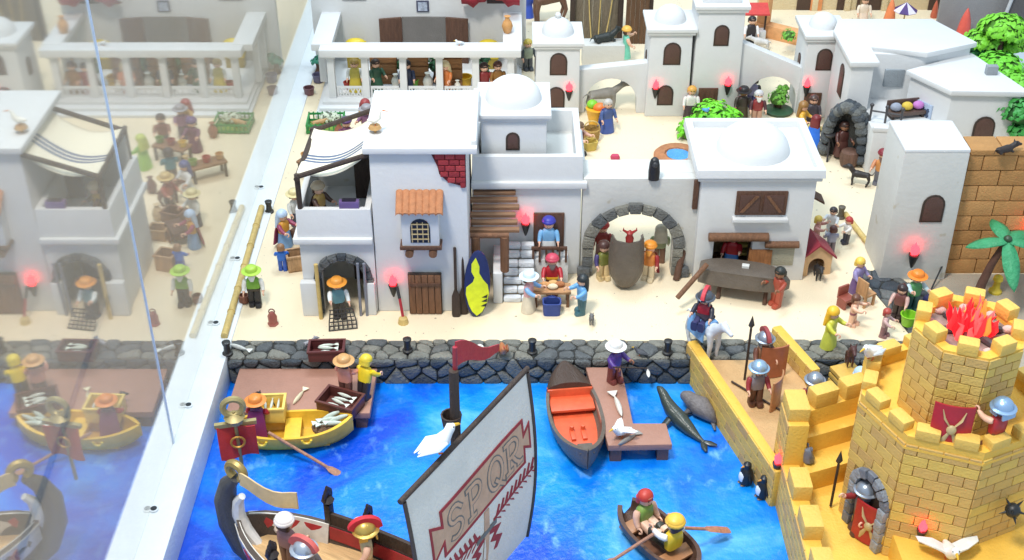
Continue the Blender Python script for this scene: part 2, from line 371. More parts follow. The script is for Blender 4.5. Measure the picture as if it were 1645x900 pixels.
# left wing with balcony
W(h).prism(holed(-28.2, -18.35, 11.3, -22.7, 2.9, 5.6), 142.2, 143.4).build('wing_wall', WHITE, h, .12)
W(h).box(-28.2, -27.2, 143.35, 156.5, 0, 11.3).build('side_wall', WHITE, h, .12)
W(h).box(-27.2, -18.35, 150.6, 151.4, 0, 11.3).build('back_wall', WHITE2, h)
W(h).box(-22.4, -19.6, 150.2, 150.7, .02, 7.2).build('inner_door', DARKW, h, .08)
W(h).box(-28.9, -18.35, 141.4, 157, 11.2, 12.1).build('ledge', WHITE, h, .25)
rim(h, -28.3, -18.34, 141.9, 157, 12, 16.3, .9)
W(h).box(-27.5, -19.2, 155.6, 156.2, 12, 20.2).build('balcony_back', WHITE2, h, .1)
W(h).box(-21.6, -18.6, 152.2, 152.8, 12.1, 19.6).build('balcony_shutter', DARKW, h, .1)
stone_arch(h, -22.7, 142.2, 0, 2.95, 5.6, 1.0, 2, 9, DSTONE, .7)
W(h).box(-28.5, -25.9, 141.0, 142.1, 0, 5.4).build('buttress', WHITE, h, .2)
W(h).box(-20.0, -18.5, 141.2, 142.1, 0, 5.2).build('buttress', WHITE, h, .2)
def stripe_mat():
    m, n, l, b = mat_base('striped_cloth', C(226, 216, 192), 0.9)
    t = n.new('ShaderNodeTexCoord'); sp = n.new('ShaderNodeSeparateXYZ'); l.new(t.outputs['Object'], sp.inputs[0])
    mp = n.new('ShaderNodeMapRange'); mp.inputs[1].default_value = 0; mp.inputs[2].default_value = 14; l.new(sp.outputs[1], mp.inputs[0])
    a, d = C(228, 220, 198), C(96, 108, 132)
    st = [(0, a)]
    for k in (.30, .37, .44): st += [(k, d), (k + .045, a)]
    r = n.new('ShaderNodeValToRGB'); r.color_ramp.interpolation = 'CONSTANT'; e = r.color_ramp.elements
    e[0].color = a; e[1].position = .99; e[1].color = a
    for p_, c_ in st[1:]:
        x = e.new(p_); x.color = c_
    l.new(mp.outputs[0], r.inputs[0]); l.new(r.outputs[0], b.inputs['Base Color']); return m
aw = MB(); rows = []
for i in range(13):
    t = i / 12; x = -11.6 + 9.6 * t; row = []
    for j in range(9):
        y = .4 + 13.2 * j / 8; z = 21.2 + 3.3 * t - 1.7 * math.sin(math.pi * t) + .3 * math.sin(j * .9 + 1) * (1 - t) - .05 * j
        row.append((x + (.06 * j), y, z))
    rows.append(row + [(a, b_, c_ - .14) for a, b_, c_ in row[::-1]])
aw.loft(rows).build('awning', stripe_mat(), h, ang=70)
for a, b_ in (((-27.6, 142.5, 20.9), (-18.3, 142.7, 24.0)), ((-27.2, 156, 20.7), (-18.3, 156, 24.0)), ((-27.6, 142.4, 12), (-27.6, 142.4, 21.3)), ((-27.4, 156, 12), (-27.4, 156, 21)), ((-27.6, 141.8, 20.9), (-27.2, 157, 20.6))):
    W(h).tube([a, b_], .36, 8).build('awning_pole', DARKW, h)
torch((-16.03, 141.4), 3.0, 'red glowing torch on the tall house beside its plank door')

# ---------------------------------------------------------------- stair house with small dome
h = thing('white_house', 'low white house with small domed roof room, stone stairs and brown lean-to', 'house', (2, 151.5))
W(h).box(-5.6, 9.6, 151.5, 166.5, 0, 14.4, .1, .1).build('wall', WHITE, h, .2)
W(h).box(-5.6, 10.3, 150.8, 167, 14.3, 15.3).build('cornice', WHITE, h, .22)
rim(h, -5.5, 9.7, 151.4, 166.6, 15.2, 19.0, 1.0)
W(h).box(-4.5, 8.7, 152.4, 165.6, 15.2, 15.6).build('terrace_floor', WHITE2, h)
W(h).box(-4.2, 4.7, 153.6, 163, 15.5, 23.4).build('roof_room', WHITE, h, .2)
cornice(h, -4.2, 4.7, 153.6, 163, 23.3, .6, 1.1)
dome(h, 0.2, 158.3, 24.3, 3.9, 3.3)
awin(h, .1, 153.58, 18.9, 1.9, 2.7)
dr = W(h).box(3.0, 7.3, 151.2, 151.7, 3.9, 10.2).build('door', BROWN, h, .08)
W(h).box(3.3, 7.0, 151.1, 151.3, 4.2, 9.9).build('door_panel', PANE, dr, .04)
W(h).box(2.6, 7.9, 149.2, 151.5, 0, 4.0).build('landing', WHITE, h, .15)
rl = W(h).box(2.7, 7.7, 148.9, 149.3, 5.7, 6.1).build('railing', BROWN, h, .05)
for k in range(6): W(h).box(2.8 + k * .92, 3.1 + k * .92, 148.95, 149.25, 3.6, 5.75).build('baluster', BROWN, rl)
for k in range(7):
    rs = random.Random(k)
    y0 = 144.2 + k * 0.95; x = -1.2
    while x < 3.0:
        w = rs.uniform(1.9, 2.6); x1 = min(x + w, 3.15)
        W(h).box(x + .01, x1 - .01, y0 + rs.uniform(-.1, .1), y0 + 1.05, k * .85 + .02 if k else 0, k * .85 + .83).build('step_stone', mottled('pale_step', rs.choice(((222, 226, 230), (220, 225, 230), (224, 227, 229))), .6, .12, .7, .3, 2, .1), h, .28); x = x1
W(h).box(-2.6, -1.3, 144.0, 151.5, 0, 5.0).build('stair_wall', WHITE, h, .25)
for k in range(6):
    t = k / 5
    W(h).at(-16 + 16 - 2 - (-.2), 0, 0).box(-3.6 + .4 * t * (k % 2), 3.1 - .25 * (k % 3), -5.3 + 4.6 * t - .45, -5.3 + 4.6 * t + .5, 10.2 + 3.2 * t, 10.65 + 3.2 * t).build('roof_plank', wood((140, 104, 76), (.15, 1, 1)), h, .08, loc=(-2.3, .4, 0))
for (x, y, z0) in ((-4.9, 144.9, 0), (-1.0, 144.9, 4.9)): W(h).tube([(x, y, z0), (x, y, 10.4)], .6, 12).build('post', BROWN2, h)
W(h).tube([(-5.6, 145, 10.5), (-.4, 145, 10.5)], .4, 10).build('lean_to_beam', BROWN2, h)
torch((1.9, 150.7), 7.0, 'red glowing torch beside the balcony door of the stair house')

# ---------------------------------------------------------------- gateway wall with stone arch
h = thing('arch_wall', 'white wall with a wide gateway arch of grey stones', 'wall', (17.5, 151.5))
W(h).prism(holed(9.75, 25.75, 15.6, 17.1, 5.6, 4.7), 151.5, 153.4).build('wall', WHITE2, h, .15)
W(h).box(9.75, 25.75, 153.38, 157, 13.9, 15.6).build('walkway', WHITE2, h, .1)
stone_arch(h, 17.1, 151.5, 0, 5.65, 4.7, 1.5, 3, 11, STONE, .6)
for x in (10.2, 24.3): W(h).box(x - .9, x + .9, 150.4, 151.4, 0, 1.6).build('plinth_stone', STONE[2], h, .3)

# ---------------------------------------------------------------- square domed house
h = thing('domed_house', 'square white house with low dome, brown shutter and log lintels', 'house', (33.5, 150))
door = [(25.7, 0), (28.2, 0), (28.2, 6.9), (33.6, 6.9), (33.6, 0), (41.3, 0), (41.3, 16.4), (25.7, 16.4)]
W(h).prism(door, 149.9, 151).build('front_wall', WHITE, h, .12)
W(h).box(25.7, 27, 150.95, 164, 0, 16.4).build('side_wall', WHITE, h, .1); W(h).box(40, 41.3, 150.95, 164, 0, 16.4).build('side_wall', WHITE, h, .1)
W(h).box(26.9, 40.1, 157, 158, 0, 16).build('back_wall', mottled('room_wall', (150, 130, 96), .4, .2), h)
W(h).box(27, 40, 150.95, 157, 0.02, .25).build('room_floor', BROWN2, h)
W(h).box(25.1, 41.9, 149.3, 164.6, 16.3, 17.0).build('cornice', WHITE, h, .18)
rim(h, 24.8, 42.2, 149.0, 164.9, 17.0, 18.2, 1.1)
W(h).box(25.8, 41.2, 150, 164, 16.9, 17.15).build('roof', WHITE, h)
dome(h, 33.6, 157.2, 17.1, 5.1, 3.9)
sh = W(h).box(30.6, 37.6, 149.6, 150, 10.9, 14.6).build('shutter', BROWN, h, .1)
for (x0, x1) in ((31.1, 33.8), (34.4, 37.1)): W(h).box(x0, x1, 149.45, 149.7, 11.4, 14.1).build('shutter_panel', PANE, sh, .05)
for s, a in ((1, 32.4), (-1, 35.8)): W(h).prism([(a - s * 1.2, 11.5), (a - s * .7, 11.5), (a + s * 1.2, 14), (a + s * .7, 14)], 149.3, 149.5).build('brace', BROWN2, sh)
W(h).box(30.3, 37.9, 149.0, 150, 10.0, 10.6).build('sill', WHITE, h, .12)
W(h).tube([(27.3, 149.4, 7.5), (35.6, 149.4, 7.5)], .62, 12).build('log_lintel', BROWN2, h)
W(h).tube([(35.3, 149.5, 6.2), (40.0, 149.5, 6.2)], .5, 12).build('log_lintel', BROWN2, h)
W(h).box(36.0, 39.6, 149.75, 150, 2.6, 5.6).build('window_niche', mottled('niche', (172, 168, 148), .5, .1), h, .06)
for y, z in ((156.5, 13.2), (152, 11.4)):
    W(h).at(*(Vector((0, 0, 0)) - h.location)).loft([[(41.3, y, z + 1), (41.3, y + 2.4, z + 1), (41.3, y + 2.4, z + 1.3), (41.3, y, z + 1.3)], [(43.4, y, z - .2), (43.4, y + 2.4, z - .2), (43.4, y + 2.4, z + .1), (43.4, y, z + .1)]]).build('side_flap', BROWN, h)
W(h).box(24.9, 25.6, 151, 151.8, 11, 15.5).build('wall_board', BROWN, h, .06)

# ---------------------------------------------------------------- right tower and tan brick wall
h = thing('white_tower', 'square white tower with one arched window beside the tan brick wall', 'tower', (56.6, 150))
W(h).box(52.2, 61.6, 150, 159, 0, 20.3, .3, .1).build('wall', WHITE2, h, .3)
W(h).box(52.5, 61.3, 150.1, 158.9, 20.2, 20.8).build('roof', WHITE, h, .25)
awin(h, 57.8, 149.98, 9.6, 3.1, 4.3)
torch((56.2, 149.2), 2.6, 'bright red torch on the square tower above the green seller', 0, 1.15)
h = thing('brick_wall', 'tall tan wall of large bricks behind the palm tree', 'wall', (72, 152))
W(h).box(61.9, 90, 152, 155.4, 0, 19.2).build('core', mottled('tan_joint', (104, 70, 38), .8, .2), h)
rb = random.Random(9)
for r in range(8):
    x = 61.8 - (2.2 if r % 2 else 0)
    while x < 88:
        w = rb.uniform(4.0, 5.0); x0 = max(x, 61.9)
        if x + w - x0 > .6: W(h).box(x0 + .06, x + w - .06, 151.6 + rb.uniform(-.06, .06), 152.4, r * 2.4 + .06, r * 2.4 + 2.34).build('brick', rb.choice(TANB), h, .12)
        x += w
x = 61.9
while x < 88: W(h).box(x + .05, x + 4.4, 151.4, 155.6, 19.2, 20).build('coping_brick', rb.choice(TANB), h, .15); x += 4.5
torch((73.0, 150.7), 4.6, 'bright red torch in front of the tan brick wall at the frame edge', 0, 1.3)

# ---------------------------------------------------------------- angled roof building at the back right
h = thing('white_house', 'large white angled house with flat roof, terrace and arched windows', 'house', (68, 188))
W(h).slab([(56.5, 193), (66.8, 192), (76, 195.6), (71.6, 205), (56.5, 205)], 0, 16).build('back_wing', WHITE, h, .25)
W(h).loft([[(69.3, 182.4, 0), (80.6, 182, 0), (76.2, 196, 0), (64.6, 189.6, 0)], [(69.5, 182.5, 13.7), (80.4, 182.1, 13.7), (76, 196, 13.7), (64.8, 189.6, 13.7)]]).build('front_wing', WHITE, h, .25)
W(h).box(54.6, 58.2, 188, 200, 0, 15.9).build('corner_wing', WHITE, h, .25)
W(h).slab([(54.1, 187.4), (58.8, 187.4), (58.8, 193.6), (67.4, 191.2), (76.8, 195.4), (72.2, 205.6), (56, 205.6), (54.1, 200.4)], 15.9, 16.8).build('roof', WHITE, h, .2)
W(h).loft([[(69.0, 181.7, 13.6), (81.3, 181.2, 13.6), (76.6, 196.6, 13.6), (63.9, 189.6, 13.6)], [(69.0, 181.7, 14.5), (81.3, 181.2, 14.5), (76.6, 196.6, 14.5), (63.9, 189.6, 14.5)]]).build('roof', WHITE, h, .2)
W(h).slab([(57.5, 180.5), (68.6, 179.5), (69.3, 182.6), (64.7, 189.6), (66.4, 192.2), (57.5, 193)], 0, 8.0).build('terrace', WHITE, h, .25)
W(h).slab([(57.4, 180.4), (68.7, 179.4), (68.7, 180.2), (57.4, 181.2)], 7.9, 8.7).build('terrace_wall', WHITE, h, .15)
awin(h, 75.6, 182.12, 4.4, 3.4, 5.4)
awin(h, 54.58, 193.0, 8.4, 2.8, 5.6, -90)
W(h).box(61.4, 64.6, 191.95, 192.7, 10.4, 13.4).build('window', mottled('grey_pane', (150, 158, 164), .5, .1), h, .05)
wn = MB().box(-1.7, 1.7, -.15, .2, 0, 3.4).build('window', mottled('blue_pane', (176, 192, 214), .5, .1), h, .05, loc=(66.8 - 68, 186.3 - 188, 6.9), rz=-57)
for k in range(3): MB().box(-.2, 1.3, -.28, -.1, .5 + k * .85, .75 + k * .85).build('grille_bar', plastic((70, 84, 110)), wn)
for k in range(2): MB().box(0 + k * .9, .25 + k * .9, -.3, -.12, .4, 2.7).build('grille_bar', plastic((70, 84, 110)), wn)
W(h).box(76.2, 78.0, 187.5, 188.5, 14.4, 16.0).build('chimney', mottled('grey_block', (150, 156, 160), .5, .1), h, .08)

# ---------------------------------------------------------------- gate towers
def gate_tower(label, x0, x1, y0, y1, hgt, wins, dm=True, knob=False, side=True):
    h = thing('gate_tower', label, 'tower', ((x0 + x1) / 2, y0), 0, 0, 'white towers of the town gates')
    W(h).box(x0, x1, y0, y1, 0, hgt, .2, .2).build('wall', WHITE, h, .25)
    cornice(h, x0, x1, y0, y1, hgt - .3, .5, 1.2)
    if dm: dome(h, (x0 + x1) / 2, (y0 + y1) / 2, hgt + .8, (x1 - x0) * .36, (x1 - x0) * .36, knob)
    for (x, z, w, hh) in wins: awin(h, x, y0 + z * .2 / hgt, z, w, hh)
    if side: awin(h, x0 + .12, (y0 + y1) / 2, hgt * .48, 1.9, 3.4, -90)
    return h
gate_tower('domed gate tower with two arched windows and a knob on top, near the temple', 4.0, 11.8, 201.3, 210, 13.4, [(8.0, 8.2, 3.0, 4.1), (7.7, 2.0, 3.0, 4.0)], True, True)
gate_tower('domed gate tower with two arched windows touching the tallest tower', 23.4, 31.0, 202.0, 210, 15.6, [(27.5, 9.8, 3.0, 4.1), (26.8, 2.2, 2.8, 3.8)])
t3 = gate_tower('tallest flat topped gate tower with a brown door', 31.3, 39.6, 202.2, 211, 19.6, [(35.7, 13.2, 2.6, 3.8)], False, False, False)
W(t3).box(32.2, 38.7, 203.2, 210, 20.4, 21.4).build('roof', WHITE, t3, .25)
W(t3).box(32.6, 36.0, 202.05, 202.5, 0, 5.4).build('door', BROWN, t3, .1)
t4 = gate_tower('domed gate tower with a brown door beside the angled house', 50.2, 57.0, 201.5, 210, 14.6, [(53.6, 9.0, 2.7, 4.0)])
W(t4).box(51.0, 54.0, 201.3, 201.8, 0, 4.8).build('door', BROWN, t4, .1)
h = thing('gate_wall', 'sloping white wall with a wide arch between the two near domed towers', 'wall', (17.5, 203.5))
W(h).prism(holed(11.5, 23.7, (8.2, 9.6), 17.4, 4.6, 2.0), 203.4, 205.4).build('wall', WHITE, h, .15)
h = thing('gate_wall', 'sloping white wall with an arch running down from the tallest tower', 'wall', (45, 203.5))
W(h).prism(holed(39.3, 50.5, (13.4, 8.6), 45.6, 4.4, 2.6), 203.4, 205.6).build('wall', WHITE, h, .15)
for px, z, lb in (((912, 182), 3.4, 'red torch on the knobbed domed gate tower'), ((1050, 182), 3.6, 'red torch on the domed tower beside its lower window'), ((1163, 184), 4.2, 'red torch on the tallest gate tower beside its door'), ((1288, 186), 4.2, 'red torch on the gate tower beside the angled house')):
    pass
torch((9.93, 201.34), 3.4, 'red torch on the knobbed domed gate tower')
torch((25.00, 201.83), 3.6, 'red torch on the domed tower beside its lower window')
torch((37.53, 201.83), 4.2, 'red torch on the tallest gate tower beside its door')
torch((51.17, 201.34), 4.2, 'red torch on the gate tower beside the angled house')

# ---------------------------------------------------------------- temple with colonnade
h = thing('temple', 'white colonnaded temple with open roof, steps and brown double doors', 'temple', (-16, 204))
for k in range(3): W(h).box(-34.6 + k * .5, 1.8 - k * .5, 201.3 + k * 1.5, 223, k * .6, k * .6 + .6).build('step', WHITE, h, .1)
W(h).box(-37, 2.6, 222, 223.5, 0, 26).build('back_wall', WHITE, h, .15)
W(h).box(-33.6, 1.6, 204.6, 208.2, 10.0, 11.4).build('beam', WHITE, h, .15)
for x0, x1 in ((-35.2, -31.6), (-1.6, 1.8)): W(h).box(x0, x1, 207, 222.2, 10.2, 11.5).build('beam', WHITE, h, .15)
for i, px in enumerate((-31.9, -25.9, -19.2, -12.8, -6.4, -.2)):
    c_ = W(h).box(px - .65, px + .65, 205.6, 206.9, 1.8, 10.1, .05, .05).build('column', WHITE, h, .15)
    W(h).box(px - .9, px + .9, 205.4, 207.1, 9.4, 10.02).build('capital', WHITE, c_, .1)
    if i < 5:
        x0, x1 = px + .8, px + 5.5 + (.3 if i else -.1)
        lt = W(h).box(x0, x1, 206.0, 206.3, 3.5, 3.9).box(x0, x1, 206.0, 206.3, 1.8, 2.1).box(x0, x0 + .3, 206, 206.3, 2.1, 3.5).box(x1 - .3, x1, 206, 206.3, 2.1, 3.5).build('lattice', WHITE, h)
        bars = W(h)
        for k in range(4):
            xx = x0 + .35 + k * (x1 - x0 - .7) / 4; ww = (x1 - x0 - .7) / 4
            bars.prism([(xx, 2.1), (xx + .25, 2.1), (xx + ww, 3.5), (xx + ww - .25, 3.5)], 206.05, 206.2).prism([(xx + ww - .25, 2.1), (xx + ww, 2.1), (xx + .25, 3.5), (xx, 3.5)], 206.08, 206.25)
        bars.build('lattice_bars', WHITE, lt)
for x in (-34.4, .3):
    for y in (213, 219): W(h).box(x - .6, x + .6, y - .6, y + .6, 1.8, 10.3).build('column', WHITE, h, .15)
W(h).box(-20.4, -12.3, 221.6, 222.1, 1.8, 10.6).build('doorway', mottled('grey_recess', (120, 116, 112), .3, .1), h)
for x0, x1, s in ((-24.6, -20.4, 1), (-12.3, -8.1, -1)):
    dd = W(h).loft([[(x0, 221.9 - (2 if s < 0 else 0) * 0, 1.8), (x1, 221.9, 1.8), (x1, 222.0, 1.8), (x0, 222.0, 1.8)], [(x0, 221.9, 14), (x1, 221.9, 14.4), (x1, 222.0, 14.4), (x0, 222.0, 14)]])
    MB().box(-2.1, 2.1, -.3, .3, 0, 8.8).build('door_leaf', BROWN, h, .1, loc=((x0 + x1) / 2 + 16, 221.2 - 204, 1.8), rz=s * 12)
W(h).box(-31.2, -26.8, 221.7, 222.1, 13.9, 20).build('window', plastic((54, 40, 44)), h)
W(h).box(-4.6, -1.2, 221.7, 222.1, 13.2, 20).build('window', plastic((60, 44, 50)), h)
pc = W(h).box(-17.6, -15.3, 221.7, 222.1, 11.6, 13.7).build('picture_frame', plastic((70, 74, 96)), h)
W(h).box(-17.3, -15.6, 221.6, 221.8, 11.85, 13.45).build('picture', mottled('print', (176, 186, 204), 1.2, .6, .6), pc)
rc = MB()
for k in range(8):
    pass
rows = [[(-9.2 + 10.6 * i / 10 , 221 - 3.2 * math.sin(math.pi * j / 6) , 16.4 + 2.6 * math.cos(math.pi * j / 6) - .8 * math.sin(i * .9) + .6 * (i % 2)) for j in range(7)] for i in range(11)]
rows = [r + [(a, b_ + .25, c_ - .2) for a, b_, c_ in r[::-1]] for r in rows]
rc.loft(rows); o = rc.build('red_canopy', mottled('red_cloth', (168, 44, 58), .5, .2, .8), None, ang=70); tag(o, 'red cloth canopy hung on the temple back wall', 'canopy')

# ================================================================ TOY FIGURES
def part(key, fn, m, name, parent, loc=None, rot=None, bev=0):
    me = cached((key, m.name), lambda: fn().mesh(name, m, bev, ang=55))
    o = link(name, me, parent, loc)
    if rot: o.rotation_euler = tuple(R(a) for a in rot)
    return o
def g_leg():
    b = MB(); b.loft([rr(.98, 1.05, .25), rr(1.0, 1.1, -.6), rr(.96, 1.0, -2.0), rr(.98, 1.05, -2.45)])
    b.loft([rr(.98, 1.5, -2.3, cy=-.22), rr(1.02, 1.75, -2.6, cy=-.3), rr(1.02, 1.75, -2.95, cy=-.3)]); return b
def g_torso(): return MB().loft([rr(2.05, 1.15, 0), rr(2.15, 1.25, .5), rr(2.2, 1.3, 1.2), rr(2.0, 1.25, 1.9), rr(1.5, 1.0, 2.25), rr(.7, .7, 2.4), rr(.62, .62, 2.75)])
def g_robe(): return MB().loft([rr(2.9, 2.3, .05, e=.8), rr(2.75, 2.1, .9, e=.75), rr(2.2, 1.4, 2.9, e=.65), rr(2.05, 1.2, 3.1)])
def g_head(): return MB().lathe([(.02, 0), (.55, .05), (.76, .3), (.8, .8), (.78, 1.25), (.6, 1.55), (.02, 1.65)], 16)
def g_face():
    b = MB()
    for s in (-1, 1): b.ell((s * .27, -.76, .92), (.1, .07, .15), 8, 5)
    return b.torus((0, -.74, .55), .3, .04, 205, 335, 6, 5)
def g_hair(): return MB().ell((0, .1, 1.0), (.95, .92, .85), 16, 6, -8, 90).loft([rr(1.85, .9, .25, cy=.5, e=.8), rr(1.9, 1.1, 1.05, cy=.42, e=.8)])
def g_long(): return MB().ell((0, .1, 1.0), (.98, .95, .85), 16, 6, -8, 90).loft([rr(2.0, .7, -.9, cy=.55, e=.8), rr(2.0, .9, .2, cy=.55, e=.8), rr(1.9, 1.1, 1.05, cy=.45, e=.8)])
def g_brim(): return MB().lathe([(1.0, 1.05), (1.55, 1.0), (1.6, 1.1), (1.02, 1.22), (.96, 1.7), (.7, 1.95), (.02, 2.0)], 18)
def g_turban(): return MB().ell((0, .05, 1.35), (1.08, 1.05, .68), 16, 8).torus((0, .05, 1.2), .85, .32, 0, 360, 16, 7, 'z')
def g_scarf(): return MB().ell((0, .12, 1.0), (1.02, 1.0, .95), 16, 6, -5, 90).loft([rr(2.5, .8, -1.2, cy=.75, e=.8), rr(2.35, 1.0, -.2, cy=.62, e=.8), rr(2.05, 1.25, 1.0, cy=.4, e=.8)])
def g_helmet(): return MB().ell((0, .05, .95), (1.05, 1.08, 1.0), 18, 7, -3, 90).lathe([(1.0, .85), (1.3, .8), (1.32, .92), (1.02, 1.05)], 18, (0, .12, 0)).loft([rr(1.7, .25, .1, cy=1.05), rr(1.8, .3, .9, cy=.95)])
def g_cheek(): return MB().box(-.95, -.7, -.75, .2, 0, .95).box(.7, .95, -.75, .2, 0, .95)
def g_crest():
    b = MB(); o = []; i = []
    for k in range(11):
        a = R(10 + 170 * k / 10); o.append((math.cos(a) * -1.9 + .1, 1.25 + 1.55 * math.sin(a))); i.append((math.cos(a) * -1.05, .95 + .95 * math.sin(a)))
    pl = o + i[::-1]; b.add([(-.28, y, z) for y, z in pl] + [(.28, y, z) for y, z in pl], [(k, k + 1, 20 - k, 21 - k) for k in range(10)] + [(22 + 21 - k, 22 + 20 - k, 22 + k + 1, 22 + k) for k in range(10)] + [(k, 22 + k, 22 + (k + 1) % 22, (k + 1) % 22) for k in range(22)]); return b
def g_arm(): return MB().tube([(0, 0, .12), (.1, 0, -.1), (.22, .02, -.7), (.26, -.08, -1.3), (.26, -.32, -1.75)], [.3, .42, .4, .34, .3], 10)
def g_hand():
    b = MB(); b.tube([(.26, -.3, -1.7), (.26, -.42, -1.95)], [.26, .24], 8); b.torus((.26, -.62, -2.2), .3, .12, 20, 300, 8, 6, 'x'); return b
def g_cape(): return MB().loft([[(-1.0, .62, 2.1), (-.3, .78, 2.2), (.3, .78, 2.2), (1.0, .62, 2.1), (1.0, .5, 2.1), (-1.0, .5, 2.1)], [(-1.35, .95, .6), (-.4, 1.2, .5), (.4, 1.2, .5), (1.35, .95, .6), (1.3, .75, .6), (-1.3, .75, .6)], [(-1.6, 1.35, -2.1), (-.5, 1.7, -2.2), (.5, 1.7, -2.2), (1.6, 1.35, -2.1), (1.5, 1.15, -2.1), (-1.5, 1.15, -2.1)]])
def g_beard(): return MB().loft([rr(.5, .3, -.45, cy=-.75), rr(1.0, .5, .1, cy=-.68), rr(1.2, .5, .5, cy=-.6)])
def g_belt(): return MB().loft([rr(2.2, 1.32, .05), rr(2.26, 1.38, .2), rr(2.26, 1.38, .4), rr(2.22, 1.32, .5)])
HEADS = {'hair': g_hair, 'long': g_long, 'hat': g_brim, 'turban': g_turban, 'scarf': g_scarf, 'helmet': g_helmet}
def fig(pos, z, rot, label, top, leg=(96, 70, 54), head=('hair', (80, 52, 36)), arm=None, skin=SK, la=15, ra=15, sit=0, robe=None, cape=None, beard=None, belt=None, crest=None, sc=1.0, lean=0, group=None, spread=6):
    r = thing('toy_figure', label, 'toy figure', pos, z, rot, group, sc * .86)
    if lean: r.rotation_euler[0] = R(lean)
    hz = 2.95
    dz = 0
    if sit: dz = -2.1
    if robe: part('robe', g_robe, plastic(robe), 'robe', r, (0, 0, dz * .0))
    else:
        for s in (-1, 1): part('leg', g_leg, plastic(leg), 'leg', r, (s * .52, -.1 if sit else 0, hz + dz), (-(82 if sit else s * 4), 0, 0))
    t = part('torso', g_torso, plastic(top), 'torso', r, (0, 0, hz + dz - .1))
    if belt: part('belt', g_belt, plastic(belt), 'belt', t)
    hd = part('head', g_head, plastic(skin), 'head', r, (0, -.05, hz + dz + 2.45))
    part('face', g_face, plastic((40, 26, 22)), 'face', hd)
    if head:
        mk = metal(head[1]) if head[0] == 'helmet' else plastic(head[1])
        hh = part(head[0], HEADS[head[0]], mk, {'hair': 'hair', 'long': 'hair', 'scarf': 'headscarf', 'turban': 'turban', 'hat': 'hat', 'helmet': 'helmet'}[head[0]], hd)
        if head[0] == 'helmet': hh.scale = (1.16,) * 3
        if head[0] == 'helmet': part('cheek', g_cheek, mk, 'cheek_guard', hd)
        if head[0] in ('hat', 'turban', 'helmet'): part('hairb', lambda: MB().loft([rr(1.75, .8, .2, cy=.42, e=.8), rr(1.8, .9, 1.1, cy=.4, e=.8)]), plastic((70, 48, 36)), 'hair', hd)
    if crest: part('crest', g_crest, plastic(crest, .6), 'crest', hd)
    if beard: part('beard', g_beard, plastic(beard), 'beard', hd)
    if cape: part('cape', g_cape, plastic(cape, .6), 'cape', t)
    ac = plastic(arm or top)
    for s, a in ((-1, ra), (1, la)):
        o = part('arm%d' % s, (g_arm if s > 0 else lambda: mirror(g_arm())), ac, 'arm', r, (s * 1.08, 0, hz + dz + 1.75), (-a, 0, 0)); o.rotation_euler[1] = R(-s * spread)
        part('hand%d' % s, (g_hand if s > 0 else lambda: mirror(g_hand())), plastic(skin), 'hand', o)
    return r
def mirror(b): b.v = [(-x, y, z) for x, y, z in b.v]; b.f = [f[::-1] for f in b.f]; return b

# ---------------------------------------------------------------- props
def spear(pos, z, lab, h=9, m=None, tip=True, tilt=(0, 0), dark=True):
    t = thing('spear', lab, 'spear', pos, z); t.rotation_euler = (R(tilt[0]), R(tilt[1]), 0)
    MB().tube([(0, 0, 0), (0, 0, h)], .16, 8).build('shaft', m or DARKW, t)
    if tip: MB().lathe([(.05, 0), (.4, .5), (.3, .9), (.01, 2.0)], 6, (0, 0, h), 1, .4).build('point', plastic((60, 56, 54)), t)
def pole(a, b_, r, label, m, name='pole', cat='pole'):
    mid = Vector(a); o = MB().tube([(0, 0, 0), tuple(Vector(b_) - mid)], r, 10)
    if name == 'bamboo_pole':
        d = Vector(b_) - mid; n = int(d.length / 5)
        for k in range(1, n): c_ = d * (k / n); o.tube([tuple(c_ - d.normalized() * .12), tuple(c_ + d.normalized() * .12)], r * 1.18, 10)
    ob = o.build(name, m); ob.location = mid; return tag(ob, label, cat)
def crate(pos, z, rz, label, L, Wd, H, m, fill=None, name='crate'):
    t = thing(name, label, 'crate', pos, z, rz)
    MB().box(-L / 2, L / 2, -Wd / 2, Wd / 2, 0, .2).build('bottom', m, t)
    for (x0, x1, y0, y1) in ((-L / 2, L / 2, -Wd / 2, -Wd / 2 + .2), (-L / 2, L / 2, Wd / 2 - .2, Wd / 2), (-L / 2, -L / 2 + .2, -Wd / 2 + .2, Wd / 2 - .2), (L / 2 - .2, L / 2, -Wd / 2 + .2, Wd / 2 - .2)):
        MB().box(x0, x1, y0, y1, .0, H).build('side', m, t, .05)
    MB().loft([[(-L / 2 - .12, -Wd / 2 - .12, H - .25), (L / 2 + .12, -Wd / 2 - .12, H - .25), (L / 2 + .12, Wd / 2 + .12, H - .25), (-L / 2 - .12, Wd / 2 + .12, H - .25)], [(-L / 2 - .12, -Wd / 2 - .12, H + .02), (L / 2 + .12, -Wd / 2 - .12, H + .02), (L / 2 + .12, Wd / 2 + .12, H + .02), (-L / 2 - .12, Wd / 2 + .12, H + .02)],
               [(-L / 2 + .2, -Wd / 2 + .2, H + .02), (L / 2 - .2, -Wd / 2 + .2, H + .02), (L / 2 - .2, Wd / 2 - .2, H + .02), (-L / 2 + .2, Wd / 2 - .2, H + .02)], [(-L / 2 + .2, -Wd / 2 + .2, H - .25), (L / 2 - .2, -Wd / 2 + .2, H - .25), (L / 2 - .2, Wd / 2 - .2, H - .25), (-L / 2 + .2, Wd / 2 - .2, H - .25)]], cap=False).build('rim', m, t)
    return t
def g_fish(): return MB().tube([(-1.6, 0, 0), (-1.2, 0, .02), (-.5, 0, .05), (.4, 0, .05), (1.1, 0, .02), (1.45, 0, 0)], [.05, .26, .42, .38, .16, .08], 8, .6).loft([[(1.35, -.06, .1), (1.35, .06, .1), (1.35, .06, -.1), (1.35, -.06, -.1)], [(2.1, -.05, .5), (2.1, .05, .5), (2.1, .05, -.5), (2.1, -.05, -.5)]])
